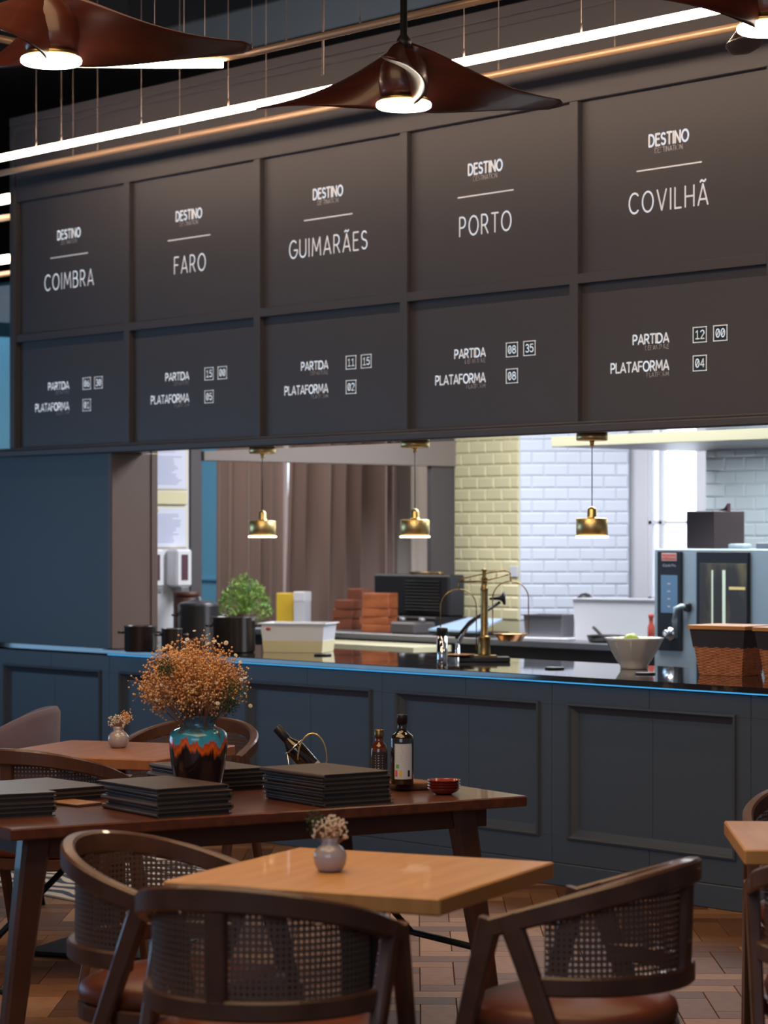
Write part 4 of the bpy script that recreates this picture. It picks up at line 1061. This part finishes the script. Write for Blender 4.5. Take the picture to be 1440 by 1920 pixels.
# yellow pack, white carton on the bar's inner side counter
block(541, 10.55, .13, .10, 0, .225, 'yellow', 'yellow cardboard pack behind the plastic tub', .3, 'yellow_pack', 'package')
o = thing('white_carton', 'white carton with blue top beside the yellow pack', 'package', kat(567, 10.50), .3)
b = MB(); b.box(-.042, .042, -.04, .04, 0, .175, .003); b.build('body', 'label', o); b = MB(); b.box(-.044, .044, -.042, .042, .175, .238, .004); b.build('cap', 'white_plastic', o)
# glass jars near pier
gj = thing('glass_jar', 'glass jar with yellow contents beside the brown pier', 'jar', bat(303, 1200))
b = MB(); b.lathe([(.04,0),(.045,.006),(.045,.17),(.035,.19),(.033,.20)], n=24); b.build('body', 'glass_jar', gj)
b = MB(); b.lathe([(.038,.200),(.038,.222),(.035,.226)], n=24); b.build('lid', 'steel', gj)
b = MB(); b.lathe([(.036,.008),(.036,.11)], n=20); b.build('contents', 'yellow', gj)
# steel pans and white tub at the white tiles
sp = thing('steel_container', 'deep stainless steel food container on the white board', 'food container', kat(1030, 10.50)+Vector((0, 0, .0125)), .30)
tub(.125, .085, .125, .93).build('body', 'steel_dark', sp)
b = MB(); b.box(-.17, .17, -.13, .13, 0, .012, .004); one(b, 'cutting_board', 'white_plastic', 'white plastic cutting board under the steel container', 'cutting board', kat(1036, 10.50), .30)
wt = thing('white_crate', 'large white plastic crate before the white tiles left of the oven', 'crate', kat(1168, 10.68), .30)
tub(.27, .105, .235, .95, .006).build('body', 'white_plastic', wt)
fp = thing('frying_pan', 'black frying pan lying in front of the white crate', 'pan', kat(1136, 10.38), TH-.9)
b = MB(); b.lathe([(.08,0),(.095,.004),(.108,.038),(.110,.042),(.105,.040),(.088,.01)], n=36); b.build('body', 'pot', fp)
b = MB(); b.tube([(-.10,.06,.035),(-.20,.11,.065),(-.24,.13,.075)], .009, 8); b.build('handle', 'black', fp)
b = MB(); b.lathe([(.05,0),(.055,.01),(.055,.20),(.052,.22),(.045,.24),(.03,.258),(.005,.266)], n=24); one(b, 'black_canister', 'black', 'round topped black canister showing above the white crate', 'canister', kat(1097, 10.76))
b = MB(); b.lathe([(.02,0),(.02,.10),(.012,.12),(.012,.15),(.016,.152),(.016,.17)], n=16); one(b, 'red_bottle', 'red_print', 'slim red bottle between the white crate and the oven', 'bottle', kat(1221, 10.34))

# combi oven
OV = thing('combi_oven', 'steel combi oven with dark control panel and glass door on a stand', 'oven', (-9.41, 10.0, 0))
b = MB(); b.box(0, .85, 0, .65, .73, 1.48, .006); b.build('body', 'steel', OV)
b = MB(); b.box(.02, .83, .02, .62, .70, .73); b.build('stand_top', 'steel_dark', OV)
for x in (.03, .79):
    for y in (.03, .58):
        b = MB(); b.box(x, x+.04, y, y+.04, 0, .70, .003); b.build('leg', 'steel_dark', OV)
b = MB(); b.box(.035, .21, -.014, 0, .94, 1.468, .004); cp = b.build('control_panel', 'black', OV)
b = MB(); b.box(.065, .185, -.0165, -.014, 1.14, 1.34, .001); b.build('display', 'screen', cp)
for k in range(4):
    b = MB(); b.box(.115, .135, -.018, -.0165, 1.29-k*.04, 1.298-k*.04); b.build('display_icon', 'label', cp)
b = MB(); b.box(.070, .178, -.0165, -.014, 1.415, 1.457, .001); b.build('logo_plate', mat('logo_plate', (.75, .55, .52), .5), cp)
b = MB(); b.box(.074, .174, -.0172, -.0165, 1.421, 1.451); b.build('logo_field', 'red_print', cp)
font_text('RATIONAL', 'logo_lettering', 'label', .021, cp, (.124, -.0178, 1.429))
font_text('iCombi Pro', 'model_lettering', 'label', .020, cp, (.124, -.0148, 1.385))
q = Matrix.Rotation(PI/2, 4, 'X')
b = MB(); b.lathe([(.036,.0),(.036,.012),(.030,.016),(.024,.020),(.022,.045),(.018,.050),(.010,.050)], n=28, mx=Matrix.Translation((.138,-.014,1.03)) @ q); b.build('dial', 'chrome', OV)
b = MB(); b.tube([(.255,0,1.175),(.235,-.04,1.178),(.205,-.05,1.165),(.198,-.052,1.10),(.205,-.048,1.01)], [.014,.015,.016,.016,.009], 12); b.build('door_handle', 'steel', OV)
b = MB(); b.box(.235, .275, -.03, 0, 1.15, 1.195, .006); b.build('handle_mount', 'black', OV)
b = MB(); b.box(.315, .68, -.018, 0, .80, 1.468, .006); dr = b.build('door', 'black', OV)
b = MB(); b.box(.345, .67, -.0205, -.018, .86, 1.405, .001); b.build('door_glass', 'oven_glass', dr)
for x, w in ((.43, .010), (.505, .020)):
    b = MB(); b.box(x, x+w, -.0225, -.0205, .90, 1.37); b.build('rack_light', mat('rack_light', (.6, .7, .6), .4, emit=((.6, .75, .55), .5)), dr)
b = MB(); b.box(.55, .66, -.0222, -.0205, 1.27, 1.285); b.build('rack_light', mat('rack_light_warm', (.6, .5, .2), .4, emit=((.8, .65, .25), .4)), dr)
bx = thing('black_box', 'dark brown square bin standing on top of the oven', 'container', (-9.38, 10.22, 1.4805), -.25)
b = MB(); b.box(0, .26, 0, .20, 0, .20, .004); b.build('body', mat('dark_brown_plastic', (.05, .032, .034), .45), bx)
b = MB(); b.poly([(.17, .09, .20), (.26, .09, .20), (.26, .09, .24), (.23, .09, .215)], (0, .02, 0)); b.build('lid_tab', mat('plum_plastic', (.07, .025, .04), .45), bx)
b = MB(); b.lathe([(.05,0),(.06,.004),(.062,.022),(.05,.026)], n=24); one(b, 'steel_dish', 'steel', 'small steel dish on top of the oven right of the brown bin', 'dish', (-8.98, 10.2, 1.4805))
b = MB(); b.box(0, .09, 0, .05, 0, .032, .004); one(b, 'small_tin', 'steel_dark', 'small flat metal tin on the oven beside the steel dish', 'tin', (-8.89, 10.22, 1.4805))
# extractor hood over the oven
hd = thing('extractor_hood', 'cream fronted extractor hood over the oven and white tiles', 'extractor hood')
b = MB(); b.box(-10.07, -5.5, 9.88, 9.905, 2.035, 2.115, .003); b.build('fascia', 'hood', hd)
b = MB(); b.box(-10.06, -5.5, 9.905, 11.02, 2.036, 2.10); b.build('canopy', 'hood_u', hd)
for x in (-9.6, -7.5):
    b = MB(); b.box(x, x+.02, 10.3, 10.32, 2.10, 3.0); b.build('hanger', 'steel_dark', hd)

# partition: notices and soap dispensers face +X
def notice(y0, y1, z0, z1, lab):
    t = thing('framed_notice', lab, 'notice', (PX, y0, z0))
    b = MB(); b.box(.0005, .008, 0, y1-y0, 0, z1-z0, .001); b.build('frame', 'frame_y', t)
    b = MB(); b.box(.008, .010, .006, y1-y0-.012, .006, z1-z0-.008); p = b.build('sheet', 'paper_w', t)
    b = MB()
    n = 15
    for i in range(n):
        z = (z1-z0)*(.80-.048*i); b.box(.010, .0104, .03, .03+(y1-y0-.07)*random.uniform(.6, 1), z, z+.004)
    b.build('printed_lines', 'paper_lines', p)
    b = MB(); b.box(.010, .0106, .02, .045, (z1-z0)*.86, (z1-z0)*.93); b.build('emblem', 'yellow', p)
zA = [onx(320, y, PX)[2] for y in (842, 918, 921, 946, 950, 1027)]
notice(8.66, 8.915, zA[1], zA[0], 'printed white notice sheet on the partition, upper one')
b = MB(); b.box(.0005, .02, 0, .25, 0, zA[2]-zA[3], .003); one(b, 'sheet_holder', 'frame_y', 'ivory holder strip between the two notices', 'holder', (PX, 8.66, zA[3]))
notice(8.66, 8.915, zA[5], zA[4], 'printed white notice sheet on the partition, lower one')
def dispenser(y, lab):
    z0, z1 = onx(340, 1112, PX+.11)[2], onx(340, 1030, PX+.11)[2]
    t = thing('soap_dispenser', lab, 'soap dispenser', (PX+.0005, y, z0), 0, 'soap dispensers on the partition')
    h = z1-z0
    b = MB(); b.box(0, .105, 0, .115, .035, h, .012); b.build('body', 'white_plastic', t)
    b = MB(); b.box(.105, .108, .035, .082, .075, h-.03, .001); b.build('window', mat('soap_window', (.12, .05, .07), .2) if 'soap_window' not in bpy.data.materials else bpy.data.materials['soap_window'], t)
    b = MB(); b.box(.02, .11, .03, .09, 0, .035, .004); b.build('push_bar', 'steel_dark', t)
yd = onx(348, 1070, PX+.105)[1]
dispenser(yd-.065, 'white wall soap dispenser with dark window, beside the dark door post')
dispenser(yd-.065-.20, 'white wall soap dispenser half hidden by the brown pier')
b = MB(); p = on(1, 1, 1)
b.box(0, .07, -.012, 0, 0, .07, .003); p = on(962, 1082, 11.02); one(b, 'wall_socket', 'label', 'small wall socket on the warm lit tiles', 'socket', (p.x-.02, 11.0205, p.z))

# curtains
def curtain(x0, x1, y, z0, z1, n, amp, m, lab, seed, flare=None):
    rn = random.Random(seed); b = MB(); rows = 6; cols = n*10; vs = []
    ph = [rn.uniform(-.5, .5) for _ in range(n+2)]
    for r in range(rows+1):
        t = r/rows; z = z1+(z0-z1)*t
        for c in range(cols+1):
            s = c/cols; k = s*n; j = int(k); w = (1-t)*.9+t*1.1
            x = x0+(x1-x0)*s+(flare*t*(1-s) if flare else 0)
            off = amp*(1+.4*math.sin(j*2.1))*w*math.sin(2*PI*(k+.15*ph[j]))
            vs.append((x+.25*amp*math.sin(4*PI*k), y+off, z))
    fs = [(r*(cols+1)+c, r*(cols+1)+c+1, (r+1)*(cols+1)+c+1, (r+1)*(cols+1)+c) for r in range(rows) for c in range(cols)]
    b.add(vs, fs, True); o = b.build('curtain', m, fix=False); tag(o, lab, 'curtain')
    return o
cY = 11.12
xa, xb, xc, xd = [on(x, 900, cY)[0] for x in (410, 536, 548, 750)]
curtain(xa, xb, cY, .3, 2.75, 5, .085, 'curtain', 'taupe curtain hanging in folds left of the bright gap', 3)
curtain(xc+.005, xd, cY-.02, .3, 2.75, 6, .085, 'curtain', 'taupe curtain hanging in folds right of the bright gap', 5, flare=-.10)
curtain(on(726, 900, 11.22)[0], on(822, 900, 11.22)[0], 11.22, .3, 2.75, 3, .03, 'sheer', 'pale sheer curtain between the taupe curtain and the dark post', 8)
b = MB(); b.tube([(xa-.05, cY, 2.78), (-12.3, cY, 2.78)], .012, 8); one(b, 'curtain_rod', 'steel_dark', 'thin rod carrying the taupe curtains', 'curtain rod')
